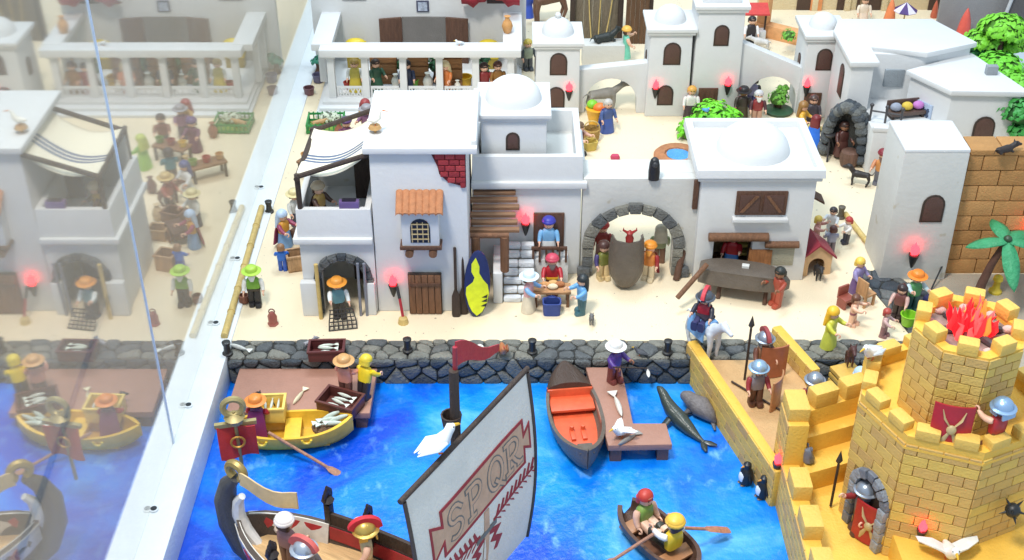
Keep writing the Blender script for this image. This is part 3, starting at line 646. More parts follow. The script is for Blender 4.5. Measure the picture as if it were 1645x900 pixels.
def fish(pos, z, rz, label, rgb=(214, 220, 206), sc=1.0, tilt=90):
    me = cached(('fish', rgb), lambda: g_fish().mesh('fish', plastic(rgb, .25), ang=60))
    o = link('fish', me, None, (pos[0], pos[1], z)); o.rotation_euler = (R(tilt), 0, R(rz)); o.scale = (sc,) * 3
    return tag(o, label, 'fish')
def fishes(pos, z, rz, n, span, label, seed):
    rn = random.Random(seed)
    for k in range(n):
        a = R(rz); u = (k - (n - 1) / 2) * span
        fish((pos[0] - u * math.sin(a), pos[1] + u * math.cos(a)), z + .12 * (k % 2), rz + rn.uniform(-12, 12), label, rn.choice(((214, 220, 206), (196, 206, 196), (222, 226, 214))), .72)['group'] = label
def bollard(pos, z, label, rgb=(44, 42, 40), sc=1.0):
    t = thing('bollard', label, 'bollard', pos, z, 0, 'dark mooring bollards', sc * .82)
    MB().lathe([(.85, 0), (.85, .3), (.6, .45)], 12).build('base', plastic(rgb), t); MB().lathe([(.6, .4), (.5, 1.6), (.66, 2.1), (.7, 2.4), (.5, 2.5)], 12).build('post', plastic(rgb), t)
def barrel_lathe(name, prof, m, pos, z, label, cat, sc=1.0, rx=0, rz=0, n=14):
    o = MB().lathe(prof, n).build(name, m); o.location = (pos[0], pos[1], z); o.scale = (sc,) * 3; o.rotation_euler = (R(rx), 0, R(rz)); return tag(o, label, cat)
VASE = [(.5, 0), (.8, .4), (1.05, 1.4), (.8, 2.2), (.42, 2.7), (.4, 3.0), (.62, 3.3), (.5, 3.32)]
POT = [(.7, 0), (.95, .2), (1.05, 1.3), (1.15, 1.4), (1.15, 1.6), (.95, 1.6), (.9, .6), (.02, .5)]
def animal(name, pos, z, rz, label, cat, L, H, rgb, r=.5, neck=45, head=.55, ear='up', tail='up', sc=1.0, lay=False, muz=.8):
    b = MB(); hh = H * .72
    if lay: hh = r * 1.05
    b.tube([(-L / 2, 0, hh), (-L / 4, 0, hh - .05), (L / 4, 0, hh), (L / 2, 0, hh + .06)], [r * .75, r * .85, r * 1.05, r * .8], 10)
    for x in (-L / 2 * .85, L / 2 * .85):
        for y in (-r * .55, r * .55):
            if lay: b.tube([(x, y * 1.3, hh * .5), (x + .7 * r, y * 1.5, r * .3)], [r * .4, r * .25], 6)
            else:
                k = -.12 if x < 0 else .04
                b.tube([(x, y, hh), (x + k * H, y, hh * .5), (x, y, .12), (x + r * .3, y, .06)], [r * .5, r * .32, r * .24, r * .22], 7)
    nl = H * .42; hx, hz = L / 2 + nl * math.cos(R(neck)), hh + nl * math.sin(R(neck)) + .1
    b.tube([(L / 2 * .8, 0, hh + .1), (hx, 0, hz)], [r * .75, head * .8], 8)
    b.ell((hx + head * .2, 0, hz), (head * 1.1, head * .8, head * .85), 10, 6); b.tube([(hx + head * .6, 0, hz - .05), (hx + head * (1.2 + muz), 0, hz - .25 * head - .1 * muz)], [head * .6, head * .35], 8)
    for s in (-1, 1):
        if ear == 'up': b.tube([(hx - head * .2, s * head * .5, hz + head * .5), (hx - head * .3, s * head * .7, hz + head * 1.5)], [head * .28, .03], 6)
        elif ear == 'flop': b.tube([(hx, s * head * .7, hz + head * .4), (hx - head * .1, s * head * 1.0, hz - head * .6)], [head * .3, head * .15], 6)
        elif ear == 'horn': b.tube([(hx, s * head * .4, hz + head * .6), (hx - head * .8, s * head * .8, hz + head * 1.6), (hx - head * 1.6, s * head * 1.0, hz + head * 1.5)], [head * .28, head * .2, .03], 6)
    tz = hh + (.9 * H * .4 if tail == 'up' else -.6)
    b.tube([(-L / 2, 0, hh + .1), (-L / 2 - H * .18, 0, hh + .15), (-L / 2 - H * .3, 0, tz)], [r * .3, r * .2, r * .08], 6)
    o = b.build(name, plastic(rgb, .5)); o.location = (pos[0], pos[1], z); o.rotation_euler = (0, 0, R(rz)); o.scale = (sc,) * 3
    md = o.modifiers.new('remesh', 'REMESH'); md.mode = 'VOXEL'; md.voxel_size = max(r * .16, .06); md.use_smooth_shade = True
    sm = o.modifiers.new('smooth', 'SMOOTH'); sm.iterations = 2
    return tag(o, label, cat)
def gull(pos, z, rz, label, wings=0.0, rgb=(236, 236, 232), sc=1.0, tilt=0, wing_rgb=None):
    t = thing('seagull', label, 'seagull', pos, z, rz, None, sc); t.rotation_euler[0] = R(tilt)
    MB().tube([(-1.7, 0, .75), (-1.1, 0, .8), (-.2, 0, .9), (.6, 0, 1.15), (1.0, 0, 1.6), (1.25, 0, 2.0), (1.55, 0, 2.05)], [.06, .3, .6, .58, .38, .4, .15], 10).build('body', plastic(rgb), t)
    MB().tube([(1.5, 0, 2.02), (1.95, 0, 1.93), (2.15, 0, 1.8)], [.15, .1, .02], 6).build('beak', plastic((226, 180, 50)), t)
    for s in (-1, 1):
        MB().ell((1.33, s * .3, 2.12), (.07, .05, .07), 6, 4).build('eye', plastic((20, 20, 20)), t)
        w = MB()
        if wings: w.loft([[(.6, s * .4, 1.2), (-.7, s * .4, 1.1), (-.7, s * .45, 1.0), (.6, s * .45, 1.0)], [(.5, s * 1.9 * wings, 1.7), (-.9, s * 1.9 * wings, 1.6), (-.9, s * 1.9 * wings, 1.48), (.5, s * 1.9 * wings, 1.55)], [(-.6, s * 3.6 * wings, 1.5), (-1.3, s * 3.7 * wings, 1.45), (-1.3, s * 3.7 * wings, 1.38), (-.6, s * 3.6 * wings, 1.4)]])
        else: w.tube([(.5, s * .5, 1.1), (-.4, s * .62, 1.05), (-1.9, s * .25, .75)], [.2, .42, .05], 8, .6)
        w.build('wing', plastic(wing_rgb or ((196, 202, 208) if not wings else rgb)), t)
        MB().tube([(0, s * .22, .5), (0, s * .22, .05), (.3, s * .25, .03)], .08, 6).build('leg', plastic((222, 120, 60)), t)
    return t

# ---------------------------------------------------------------- boats
def hull_mesh(L, Wd, D, p=2.2, sheer=.6, th=.35, n=22, bowlift=0.0, blunt=0.0, flatb=.55):
    b = MB(); rings = []
    for i in range(n + 1):
        t = -1 + 2 * i / n; q = abs(t)
        if t < 0: q = q * (1 - blunt)
        w = max(Wd / 2 * (1 - q ** p) ** .75, .08); zk = D * .55 * q ** 4; zs = D + sheer * t * t + (bowlift * t ** 3 if t > 0 else 0)
        wi = max(w - th, .03); zi = zk + th
        o_ = [(-1, 1), (-.97, .66), (-.8, .3), (-flatb, .06), (0, 0), (flatb, .06), (.8, .3), (.97, .66), (1, 1)]
        ring = [(t * L / 2, a * w, zk + (zs - zk) * c_) for a, c_ in o_] + [(t * L / 2 * (1 - th / L * 2), a * wi, zi + max(zs - zi, .05) * c_) for a, c_ in o_[::-1]]
        rings.append(ring)
    return b.loft(rings)
def oar(parent_pos, a, b_, label, rgb=(176, 128, 104), blade=3.2):
    t = thing('oar', label, 'oar', a[:2], a[2]); d = Vector(b_) - Vector(a)
    MB().tube([(0, 0, 0), tuple(d)], .2, 8).build('shaft', wood(rgb), t)
    e = d.normalized()
    MB().tube([tuple(d - e * .3), tuple(d + e * .3), tuple(d + e * (blade * .6)), tuple(d + e * blade)], [.2, .5, .62, .55], 8, .3).build('blade', wood(rgb), t)
    return t

# ================================================================ CASTLE
cs = thing('castle', 'yellow brick toy castle with battlements, round headed gate and fire tower', 'castle', (46, 104), -4)
_bm = {}
def brick_face(part_, p0, p1, z0, z1, bw, bh, seed, mats=YEL, skip=None, depth=.16, name='brick'):
    rn = random.Random(seed); dx, dy = p1[0] - p0[0], p1[1] - p0[1]; L = math.hypot(dx, dy); n = max(1, round(L / bw)); w = L / n; rows = round((z1 - z0) / bh); hh = (z1 - z0) / rows
    ang = math.atan2(dy, dx)
    for r in range(rows):
        xs = [i * w for i in range(n + 1)] if r % 2 == 0 else [0] + [w * (i + .5) for i in range(n)] + [L]
        for a, b_ in zip(xs, xs[1:]):
            if skip and skip((a + b_) / 2 / L, z0 + (r + .5) * hh): continue
            m = rn.choice(mats); key = (round(b_ - a, 2), round(hh, 2), m.name)
            if key not in _bm: q = (b_ - a) / 2 - .035; _bm[key] = MB().box(-q, q, -depth, .12, -hh / 2 + .035, hh / 2 - .035).mesh('brick', m, .05, 1)
            u = (a + b_) / 2 / L; o = link(name, _bm[key], part_, (p0[0] + dx * u - cs.location.x, p0[1] + dy * u - cs.location.y, z0 + (r + .5) * hh - cs.location.z)); o.rotation_euler = (0, 0, ang)
def octa(c, r, a0=-88): return [(c[0] + r * math.cos(R(a0 + 45 * k)), c[1] + r * math.sin(R(a0 + 45 * k))) for k in range(8)]
W(cs).slab([(30.9, 84), (64, 84), (64, 117), (43, 117.5), (31.6, 112.6)], -4.5, 0).build('base', YELP, cs, .1)
W(cs).slab([(40.6, 84), (64, 84), (64, 101), (53.5, 98), (46.6, 94.4), (40.3, 97.4)], -.4, 3.2).build('plinth', YELP, cs, .12)
OC = octa((46.3, 104), 9.7); V = {k: OC[k] for k in range(8)}       # 0 front right, 7 front left, 6 left, 1 right
lt = W(cs).slab(OC, -.5, 15.2).build('lower_tower', YJOINT, cs)
W(cs).slab(octa((46.3, 104), 9.9), 15.0, 15.3).build('terrace', YELP, lt)
gate = lambda u, z: abs(u - .58) < .32 and z < 7.2
brick_face(lt, V[6], V[7], 0, 15.6, 2.5, 1.3, 1, skip=gate); brick_face(lt, V[7], V[0], 0, 15.6, 2.5, 1.3, 2); brick_face(lt, V[0], V[1], 0, 15.6, 2.5, 1.3, 3); brick_face(lt, V[5], V[6], 7.8, 15.6, 2.5, 1.3, 5)
YELM = mottled('merlon_yellow', (228, 186, 90), .4, .08, .55, .25, 3, .05)
def merlons(par, pts, z, h, w, gap, t, m=YELM, first=.3):
    for (a, b_) in zip(pts, pts[1:]):
        dx, dy = b_[0] - a[0], b_[1] - a[1]; L = math.hypot(dx, dy); n = max(1, round(L / (w + gap))); stp = L / n
        for k in range(n):
            u = (k + .5) * stp / L; o = MB().box(-w / 2, w / 2, -.18, t - .18, 0, h).build('merlon', m, par, .22, loc=(a[0] + dx * u - cs.location.x, a[1] + dy * u - cs.location.y, z - cs.location.z)); o.rotation_euler = (0, 0, math.atan2(dy, dx))
ring = OC + OC[:1]
pr = W(cs); Oi = octa((46.3, 104), 8.5)
pr.loft([[(x, y, 15.2) for x, y in OC], [(x, y, 16.6) for x, y in OC], [(x, y, 16.6) for x, y in Oi], [(x, y, 15.2) for x, y in Oi]], cap=False).build('parapet', YELP, lt)
merlons(lt, ring, 16.5, 1.2, 2.4, 1.3, 1.5)
ut = W(cs).slab(octa((46.2, 103.6), 5.6), 15.2, 24.4).build('upper_tower', YJOINT, cs)
UC = octa((46.2, 103.6), 5.6)
for k, (a, b_) in enumerate(((5, 6), (6, 7), (7, 0), (0, 1))): brick_face(ut, UC[a], UC[b_], 15.3, 25.2, 2.2, 1.1, 30 + k)
Ui = octa((46.2, 103.6), 4.4)
W(cs).loft([[(x, y, 24) for x, y in UC], [(x, y, 25.4) for x, y in UC], [(x, y, 25.4) for x, y in Ui], [(x, y, 24) for x, y in Ui]], cap=False).build('parapet', YELP, ut)
merlons(ut, UC + UC[:1], 25.3, 1.4, 2.0, 1.2, 1.5)
W(cs).slab(octa((46.2, 103.6), 4.6), 24.3, 24.6).build('fire_floor', mottled('ash', (150, 132, 124), .8, .3), ut)
# gate arch on the left face
fm = ((V[6][0] * .42 + V[7][0] * .58), (V[6][1] * .42 + V[7][1] * .58))
MB().prism(arch_poly(3.9, 8.0), -.05, .3).build('gate_recess', plastic((58, 44, 34)), lt, loc=(fm[0] - 46, fm[1] - 104, 4), rz=-65)
rn = random.Random(5)
for k in range(15):
    if k < 4 or k > 10:
        s = 1 if k < 4 else -1; j = k if k < 4 else k - 11; z0 = j * 1.5; poly = [(s * 1.95, z0 + .05), (s * 3.0, z0 + .05), (s * 3.0, z0 + 1.45), (s * 1.95, z0 + 1.45)]
    else:
        a0, a1 = math.pi * (k - 4 + .05) / 7, math.pi * (k - 4 + .95) / 7; poly = [(q * math.cos(a), 6.05 + q * math.sin(a)) for q, a in ((1.95, a0), (3.05, a0), (3.05, a1), (1.95, a1))]
    MB().prism(poly, -.75 * rn.uniform(.85, 1.15), .3).build('gate_stone', rn.choice([mottled('gate_stone', c, 1.2, .3, .5, .4, 3, .1) for c in ((140, 146, 156), (120, 126, 138), (158, 162, 168))]), lt, .12, loc=(fm[0] - 46, fm[1] - 104, 4), rz=-65)
# outer walls
ow = W(cs).box(30.9, 32.8, 84, 108.4, -4.2, 2.4).build('outer_wall', YELP, cs, .1)
brick_face(ow, (30.9, 108.4), (30.9, 84.5), -4.0, 2.4, 2.7, 1.28, 41)
for y in (104.4, 98.4, 92.2, 86): W(cs).box(30.85, 33.0, y - 1.9, y + 1.5, 2.3, 4.4).build('merlon', YELM, ow, .25)
cp = W(cs).box(30.9, 33.2, 108.3, 112.6, -4.2, 8.2).build('corner_post', YELP, cs, .12)
brick_face(cp, (30.9, 112.6), (30.9, 108.3), -4.0, 8.2, 2.15, 1.3, 43)
W(cs).box(30.85, 33.3, 109.0, 112.7, 8.1, 10.0).build('merlon', YELM, cp, .25)
bw = W(cs).loft([[(x, y, z) for x, y in ((33, 111.2), (42.5, 115.2), (42, 117.0), (32.4, 113.0))] for z in (-.2, 7.6)]).build('back_wall', YELP, cs, .1)
W(cs).loft([[(x, y, z) for x, y in ((33.2, 109.6), (42.8, 113.4), (42.5, 115.3), (33, 111.3))] for z in (0, 5.2)]).build('walkway', YELP, bw, .1)
W(cs).loft([[(x, y, z) for x, y in ((33.2, 106.4), (38.6, 108.4), (42.8, 113.5), (33.2, 109.7))] for z in (0, 2.8)]).build('walkway_step', YELP, bw, .1)
for u in (.16, .56):
    x, y = 33 + 9.5 * u, 111.2 + 4 * u; o = MB().box(0, 3.2, 0, 1.9, 0, 2.2).build('merlon', YELM, bw, .3, loc=(x - 46, y - 104, 11.5)); o.rotation_euler = (0, 0, R(22.8))
W(cs).box(40.6, 45.5, 112.6, 116.6, 0, 11.2).build('side_turret', YELP, cs, .15)
W(cs).box(40.6, 42.6, 112.4, 116.6, 11.1, 13.4).build('turret_merlon', YELM, cs, .25); W(cs).box(44.0, 47.0, 114.8, 116.8, 10.8, 13.2).build('turret_merlon', YELM, cs, .25)
# ramp from the quay
W(cs).slab([(23.9, 131.2), (36.6, 131.2), (37.4, 124.5), (33.4, 112.8), (31.5, 112.5), (30.6, 108.4), (30.2, 108.4)], -1.2, -.02).build('ramp_floor', mottled('ramp_board', (206, 166, 116), .3, .12, .7, .3, 3, .06), cs)
def wallstrip(p0, p1, t, z0, z1, name):
    dx, dy = p1[0] - p0[0], p1[1] - p0[1]; L = math.hypot(dx, dy); nx, ny = -dy / L * t, dx / L * t
    return W(cs).slab([p0, p1, (p1[0] + nx, p1[1] + ny), (p0[0] + nx, p0[1] + ny)], z0, z1)
rw = wallstrip((23.0, 133.4), (30.2, 108.2), 1.3, -4.3, 1.4, 0).build('ramp_wall', YELP, cs, .15)
brick_face(rw, (23.0, 133.2), (30.2, 108.3), -4.1, 1.3, 3.0, 1.35, 47)
rw2 = wallstrip((34.3, 135.0), (37.6, 125.6), 1.2, -3.5, 2.6, 0).build('ramp_wall', YELP, cs, .15)
brick_face(rw2, (34.3, 134.9), (37.6, 125.8), -.0, 2.6, 2.7, 1.3, 49)
brick_face(rw2, (37.9, 126.2), (34.9, 135.0), -.0, 2.6, 2.7, 1.3, 50)
# fire and loose things on the castle
fr = thing('fire', 'red and orange glowing fire with dark logs on the castle tower top', 'fire', (46.2, 103.6), 24.6)
rf = random.Random(8)
for k in range(46):
    a, r_ = rf.uniform(0, 6.28), rf.uniform(.1, 2.2); hgt = rf.uniform(2.2, 5.0) * (1 - r_ / 4.5); x, y = r_ * math.cos(a), r_ * math.sin(a)
    b = MB().tube([(x, y, .1), (x * 1.25 + rf.uniform(-.3, .3), y * 1.25, hgt * .4), (x * 1.1 + rf.uniform(-.3, .3), y * 1.1, hgt * .75), (x * 1.35, y * 1.3, hgt)], [.3, .34, .2, .02], 6)
    b.build('flame', emit(((255, 40, 44), (255, 84, 84), (240, 24, 34))[k % 3], (1.5, 1.1, 1.3)[k % 3], 'fire_red') if k % 9 else emit((255, 120, 50), 1.5, 'fire_orange'), fr, ang=60)
for k in range(6):
    a = k * 1.05; MB().tube([(.8 * math.cos(a), .8 * math.sin(a), .35), (3.2 * math.cos(a), 3.2 * math.sin(a), .25)], [.5, .42], 8).build('log', plastic((66, 62, 66)), fr)
for k in range(9):
    a = k * .7; MB().ell((3.9 * math.cos(a), 3.9 * math.sin(a), .3), (.62, .5, .45), 8, 5).build('fire_stone', mottled('pale_stone', (206, 180, 170), .8, .2), fr)
def shield(pos, z, rz, label, face, tilt=0, sc=1.0, emblem=True, h=5.2, w=3.9):
    t = thing('shield', label, 'shield', pos, z, rz, None, sc); t.rotation_euler[0] = R(tilt); b = MB(); rows = []
    for zz in (0, h):
        fr_ = [(w / 2 * math.sin(R(a)) / math.sin(R(48)), -1.4 * (math.cos(R(a)) - math.cos(R(48))), zz) for a in range(-48, 49, 12)]
        rows.append(fr_ + [(x, y + .22, q) for x, y, q in fr_[::-1]])
    b.loft(rows).build('board', plastic(face), t)
    if emblem:
        g = plastic((190, 168, 120))
        MB().ell((0, -.55, h * .5), (.5, .3, .55), 10, 6).build('boss', g, t)
        for s in (-1, 1):
            MB().tube([(s * .15, -.55, h * .55), (s * .8, -.42, h * .72), (s * 1.1, -.3, h * .9)], [.12, .3, .12], 6, .4).build('emblem_wing', g, t)
            MB().tube([(s * .15, -.55, h * .45), (s * .6, -.45, h * .25), (s * .8, -.4, h * .1)], [.12, .26, .1], 6, .4).build('emblem_wing', g, t)
    return t
ST = (152, 160, 172)
fig((48.13, 96.34), 15.3, 205, 'helmeted legionary in red at the fire tower parapet, arm stretched out', (176, 40, 46), (110, 70, 50), ('helmet', (150, 180, 214)), SK, SK, 80, 20, sc=1.0)
shield((43.57, 96.23), 15.4, -15, 'red legion shield with pale winged emblem leaning inside the parapet', (168, 30, 44), -8, 1.0)
spear((50.25, 96.53), 15.3, 'dark crossbow shaft held up beside the parapet legionary', 8, DARKW, True, (0, 20))
g1 = (37.98, 100.40); fig(g1, 0, -70, 'legionary with big grey helmet guarding the castle gate arch', (110, 100, 104), (90, 60, 50), ('helmet', ST), (150, 50, 50), SK, 10, 85, sc=1.08)
shield((38.50, 98.52), 0.2, -40, 'curved red shield held by the gate legionary', (170, 44, 46), 0)
spear((35.73, 103.99), 0.2, 'short dark javelin held out by the gate legionary', 6.2)
t = thing('rat', 'grey toy rat sitting on the inner castle wall', 'rat', (33.72, 108.34), 2.4, 200); MB().tube([(-.5, 0, .3), (0, 0, .9), (.2, 0, 1.7), (.3, 0, 2.3), (.7, 0, 2.4)], [.3, .7, .55, .45, .12], 9).build('body', plastic((112, 116, 128)), t); MB().tube([(-.5, 0, .2), (-1.4, .3, .15), (-2.2, .2, .1)], [.12, .1, .03], 6).build('tail', plastic((90, 80, 84)), t)
for s in (-1, 1): MB().ell((.15, s * .4, 2.75), (.1, .25, .28), 8, 5).build('ear', plastic((112, 116, 128)), t)
pole(((35.03, 109.63)[0], (35.03, 109.63)[1], .1), ((37.85, 117.36)[0], (37.85, 117.36)[1], 1.5), .16, 'thin brown stick leaning inside the castle yard', BAMBOO, 'stick', 'stick')
torch((42.7, 95.2), 3.6, 'red torch on the castle tower beside the gate arch', 0, .85)
torch((30.43, 109.01), 0.4, 'red torch where the ramp meets the castle corner', 0, .9)
gull((38.5, 108.2), 17.65, 215, 'white gull with grey wings perched on the castle battlement')
gull((45.17, 93.24), 3.2, -90, 'white bird with dark wing tips spreading its wings at the tower foot', .75, sc=1.15, wing_rgb=(226, 226, 222))
t = thing('spiked_ball', 'black spiked ball stuck on the shaded castle tower face', 'spiked ball', (51.2, 94.6), 8.6); MB().ell((0, 0, 0), (.8, .8, .8), 12, 8).build('ball', plastic(BLACK), t)
for k in range(10): a, e = k * 2.4, -60 + 13 * k; d = Vector((math.cos(a) * math.cos(R(e)), math.sin(a) * math.cos(R(e)), math.sin(R(e)))); MB().tube([tuple(d * .6), tuple(d * 1.5)], [.2, .02], 5).build('spike', plastic(BLACK), t)
fig((41.0, 117.6), -4 + 7.0, 150, 'figure in red with pale blue cloak behind the castle back wall', (178, 40, 50), (120, 40, 50), ('scarf', (178, 204, 226)), None, SK, 60, 20)
# legionaries on the ramp
fig((31.89, 128.36), 0, 10, 'rear legionary on the ramp with red crest and tan mail', (150, 108, 80), (116, 72, 52), ('helmet', ST), (120, 74, 58), SK, 30, 30, crest=(150, 60, 62))
shield((33.22, 127.72), 0.1, 10, 'plain brown shield of the rear ramp legionary', (168, 98, 66), 0, .9, False)
spear((29.62, 127.08), 0, 'dark spear upright beside the rear ramp legionary', 8)
fig((30.13, 122.34), 0, 8, 'middle legionary on the ramp with pale blue helmet and grey mail', (130, 124, 130), (92, 60, 46), ('helmet', (160, 188, 212)), (150, 48, 52), SK, 30, 20)
shield((32.60, 121.85), 0.1, 60, 'plain tan shield standing edge on beside the middle ramp legionary', (176, 122, 80), 0, .85, False)
pole((*(27.86, 126.44), .2), (*(33.16, 120.65), .2), .14, 'dark spear lying on the ramp floor', DARKW, 'spear', 'spear')
fig((36.47, 119.94), 0, 0, 'front legionary whose grey helmet shows above the castle wall', (120, 110, 110), (92, 60, 46), ('helmet', ST), (150, 48, 52), SK, 20, 20)

# ================================================================ ROMAN SHIP
sh = thing('roman_ship', 'roman galley with red and white bow, scroll stem and SPQR sail', 'ship', (-4.1, 84.6), -4, 149.3)
hm = hull_mesh(60, 11.5, 6.0, 4.0, 1.0, .5, 26)
hm.build('hull', mottled('ship_hull', (84, 72, 64), .5, .15, .5), sh, ang=50)
MB().slab([(-24, -4.6), (20, -4.5), (24, -3.4), (27, -1.6), (28, 0), (27, 1.6), (24, 3.4), (20, 4.5), (-24, 4.6)], 3.7, 4.1).build('deck', wood((212, 172, 120), (.1, 1, 1)), sh)
# painted bow panels: white field, red triangles, dark borders
for s in (-1, 1):
    def side(x, v, off):
        t_ = x / 30; w = max(11.5 / 2 * (1 - abs(t_) ** 4) ** .75, .08); zk = 6 * .55 * abs(t_) ** 4; zs = 6 + t_ * t_
        vv = .35 + .62 * v; a = 1 if vv > .9 else .97 + .03 * (vv - .66) / .34 if vv > .66 else .8 + .17 * (vv - .3) / .36
        return (x, s * (w * a + off), zk + (zs - zk) * vv)
    def strip(x0, x1, va, vb, off, m, nm, par, n=10):
        lo = [side(x0 + (x1 - x0) * i / n, va, off) for i in range(n + 1)]; hi = [side(x0 + (x1 - x0) * i / n, vb, off) for i in range(n + 1)]
        b = MB(); b.loft([[lo[i], hi[i], (hi[i][0], hi[i][1] - s * .12, hi[i][2]), (lo[i][0], lo[i][1] - s * .12, lo[i][2])] for i in range(n + 1)]); return b.build(nm, m, par, ang=60)
    wp = strip(12, 29.2, .05, 1.0, .1, plastic((222, 216, 206)), 'bow_panel', sh)
    ip = strip(20.6, 28.8, .1, 1.08, -.55, plastic((222, 216, 206)), 'inner_bow_panel', sh)
    for x0, x1 in ((21, 23.4), (23.8, 25.8), (26.2, 27.8)):
        b = MB(); p = [side(x0, .95, -.75), side(x1, .95, -.75), side((x0 + x1) / 2, .3, -.75)]; b.add(p + [(q[0], q[1] + s * .1, q[2]) for q in p], [(0, 1, 2), (5, 4, 3), (0, 3, 4, 1), (1, 4, 5, 2), (2, 5, 3, 0)]); b.build('red_triangle', plastic((186, 52, 58)), ip)
    for x0, x1 in ((13, 17.5), (18.2, 22.4), (23, 26.4)):
        b = MB(); p = [side(x0, .15, .22), side(x1, .2, .22), side(x1, .85, .22)]; b.add(p + [(q[0], q[1] - s * .1, q[2]) for q in p], [(0, 1, 2), (5, 4, 3), (0, 3, 4, 1), (1, 4, 5, 2), (2, 5, 3, 0)]); b.build('red_triangle', plastic((186, 52, 58)), wp)
    strip(-20, 11.5, .3, .75, .08, plastic((160, 40, 46)), 'red_band', sh); strip(2, 20.5, .55, 1.0, -.62, plastic((160, 40, 46)), 'inner_red_band', sh)
    rl = MB(); rl.loft([[(x, s * (11.5 / 2 * (1 - abs(x / 30) ** 4) ** .75 - .5), zz + 6 + (x / 30) ** 2) for zz in (0, 1.6)] + [(x, s * (11.5 / 2 * (1 - abs(x / 30) ** 4) ** .75 - .1), zz + 6 + (x / 30) ** 2) for zz in (1.6, 0)] for x in (-18, -12, -6, 0, 6, 12, 17, 20.5)]); rl.build('bulwark', DARKW, sh, ang=50)
    for x in (20.8, 15.5):
        p = MB().box(x - .4, x + .4, s * 4.6 - .4, s * 4.6 + .4, 5.5, 9.2).build('rail_post', plastic((44, 40, 38)), sh, .1)
        lf = MB()
        for k in range(5): lf.ell((x, s * 4.6 + (k - 2) * .28, 10.1 + .9 * (1 - abs(k - 2) * .4)), (.2, .3, .75), 7, 5)
        lf.lathe([(.3, 9.2), (.75, 9.7), (.3, 10.2)], 8, (x, s * 4.6, 0)).build('post_finial', plastic((52, 44, 42)), p)
# stem scroll
st = []
for k in range(15):
    a = R(-30 + 15 * k); st.append((28.6 + 3.2 * math.sin(R(6 * k)) - .15 * k * .9, 0, 1.0 + .78 * k))
MB().tube([(27.5, 0, .6), (29.6, 0, 2.4), (30.9, 0, 5.4), (31.2, 0, 8.6), (30.4, 0, 11.2), (29.2, 0, 12.6)], [.9, 1.3, 1.4, 1.25, .95, .6], 10).build('stem', mottled('stem_grey', (74, 72, 72), .5, .1, .4), sh)
MB().tube([(27.2, 0, 3.6), (28.8, 0, 5.2), (29.6, 0, 7.2), (29.3, 0, 9.2), (28.6, 0, 10.2)], [.6, .75, .75, .6, .4], 8).build('stem_band', plastic((226, 224, 220)), sh)
sc_ = MB().torus((28.9, 0, 13.6), 1.0, .5, -60, 240, 14, 8); sc_.build('stem_scroll', metal((170, 146, 90), .45), sh)
rows = []
for k in range(9):
    u = k / 8; rows.append([(28.2 - 6.2 * u, .3 - 1.2 * u + .5 * math.sin(u * 5), 13.2 - 1.6 * u + .5 * math.sin(u * 7) + w_) for w_ in (.9, .3, -.3, -.9 - .5 * u)])
rows = [r + [(x, y + .15, z) for x, y, z in r[::-1]] for r in rows]
MB().loft(rows).build('ribbon', plastic((214, 184, 132)), sh, ang=70)
# mast, yard, sail
MB().tube([(1.0, 0, 3), (1.0, 0, 38)], [.65, .42], 12).build('mast', DARKW, sh)
MB().tube([(-.35, -10.3, 31.95), (-.35, 10.4, 31.95)], .26, 10).build('yard', DARKW, sh)
MB().lathe([(.75, 31.6), (.95, 33.0), (.8, 33.0), (.6, 31.8)], 12, (1.4, 0, 0)).build('crows_nest', DARKW, sh)
def sp(u, v, off): return (-.45 - 1.0 * math.sin(math.pi * min(v / 22, 1)) - off, 10 - u, 31.7 - v - .15 * math.sin(u * .31))
sm = MB(); n, k_ = 16, 14; rows = []
edge_ = lambda u: 0
for i in range(n + 1):
    u = 20 * i / n; rows.append([sp(u, 21 * j / k_, 0) for j in range(k_ + 1)] + [(sp(u, 21 * j / k_, -.18)) for j in range(k_, -1, -1)])
sail = sm.loft(rows).build('sail', mottled('sail_cloth', (236, 230, 220), .25, .08, .9, .3, 3, .05), sh, ang=70)
for u_ in (0, 20): MB().tube([sp(u_, 21 * j / 12, .05) for j in range(13)], .2, 6).build('sail_hem', plastic((70, 58, 50)), sail)
def decal(poly, off, m, nm, sub=1):
    pts = []
    for i in range(len(poly)):
        a, b_ = poly[i], poly[(i + 1) % len(poly)]; d = max(1, int(math.hypot(b_[0] - a[0], b_[1] - a[1]) / 1.5)) if sub else 1
        for j in range(d): pts.append((a[0] + (b_[0] - a[0]) * j / d, a[1] + (b_[1] - a[1]) * j / d))
    nn = len(pts); MB().add([sp(u, v, off) for u, v in pts] + [sp(u, v, off - .06) for u, v in pts], [tuple(range(nn)), tuple(range(nn, 2 * nn))[::-1]] + [(i, nn + i, nn + (i + 1) % nn, (i + 1) % nn) for i in range(nn)]).build(nm, m, sail, ang=20)
PK = plastic((206, 168, 140), .8); PR = plastic((158, 56, 62), .8); PG = plastic((116, 116, 114), .8)
pl = [(4.2, 4.2), (18.0, 4.2), (18.0, 6.0), (19.1, 5.2), (19.1, 8.0), (18.0, 7.3), (18.0, 9.2), (4.2, 9.2), (4.2, 7.6), (2.5, 8.8), (2.5, 4.9), (4.2, 5.9)]
def grow(poly, d):
    cx = sum(p[0] for p in poly) / len(poly); cy = sum(p[1] for p in poly) / len(poly); out = []
    for i in range(len(poly)):
        a, b_, c_ = poly[i - 1], poly[i], poly[(i + 1) % len(poly)]
        e1 = Vector((b_[0] - a[0], b_[1] - a[1])).normalized(); e2 = Vector((c_[0] - b_[0], c_[1] - b_[1])).normalized()
        nn = (Vector((e1.y, -e1.x)) + Vector((e2.y, -e2.x))); nn = nn.normalized() * min(d / max(.4, nn.length / 2), d * 2); out.append((b_[0] + nn.x, b_[1] + nn.y))
    return out
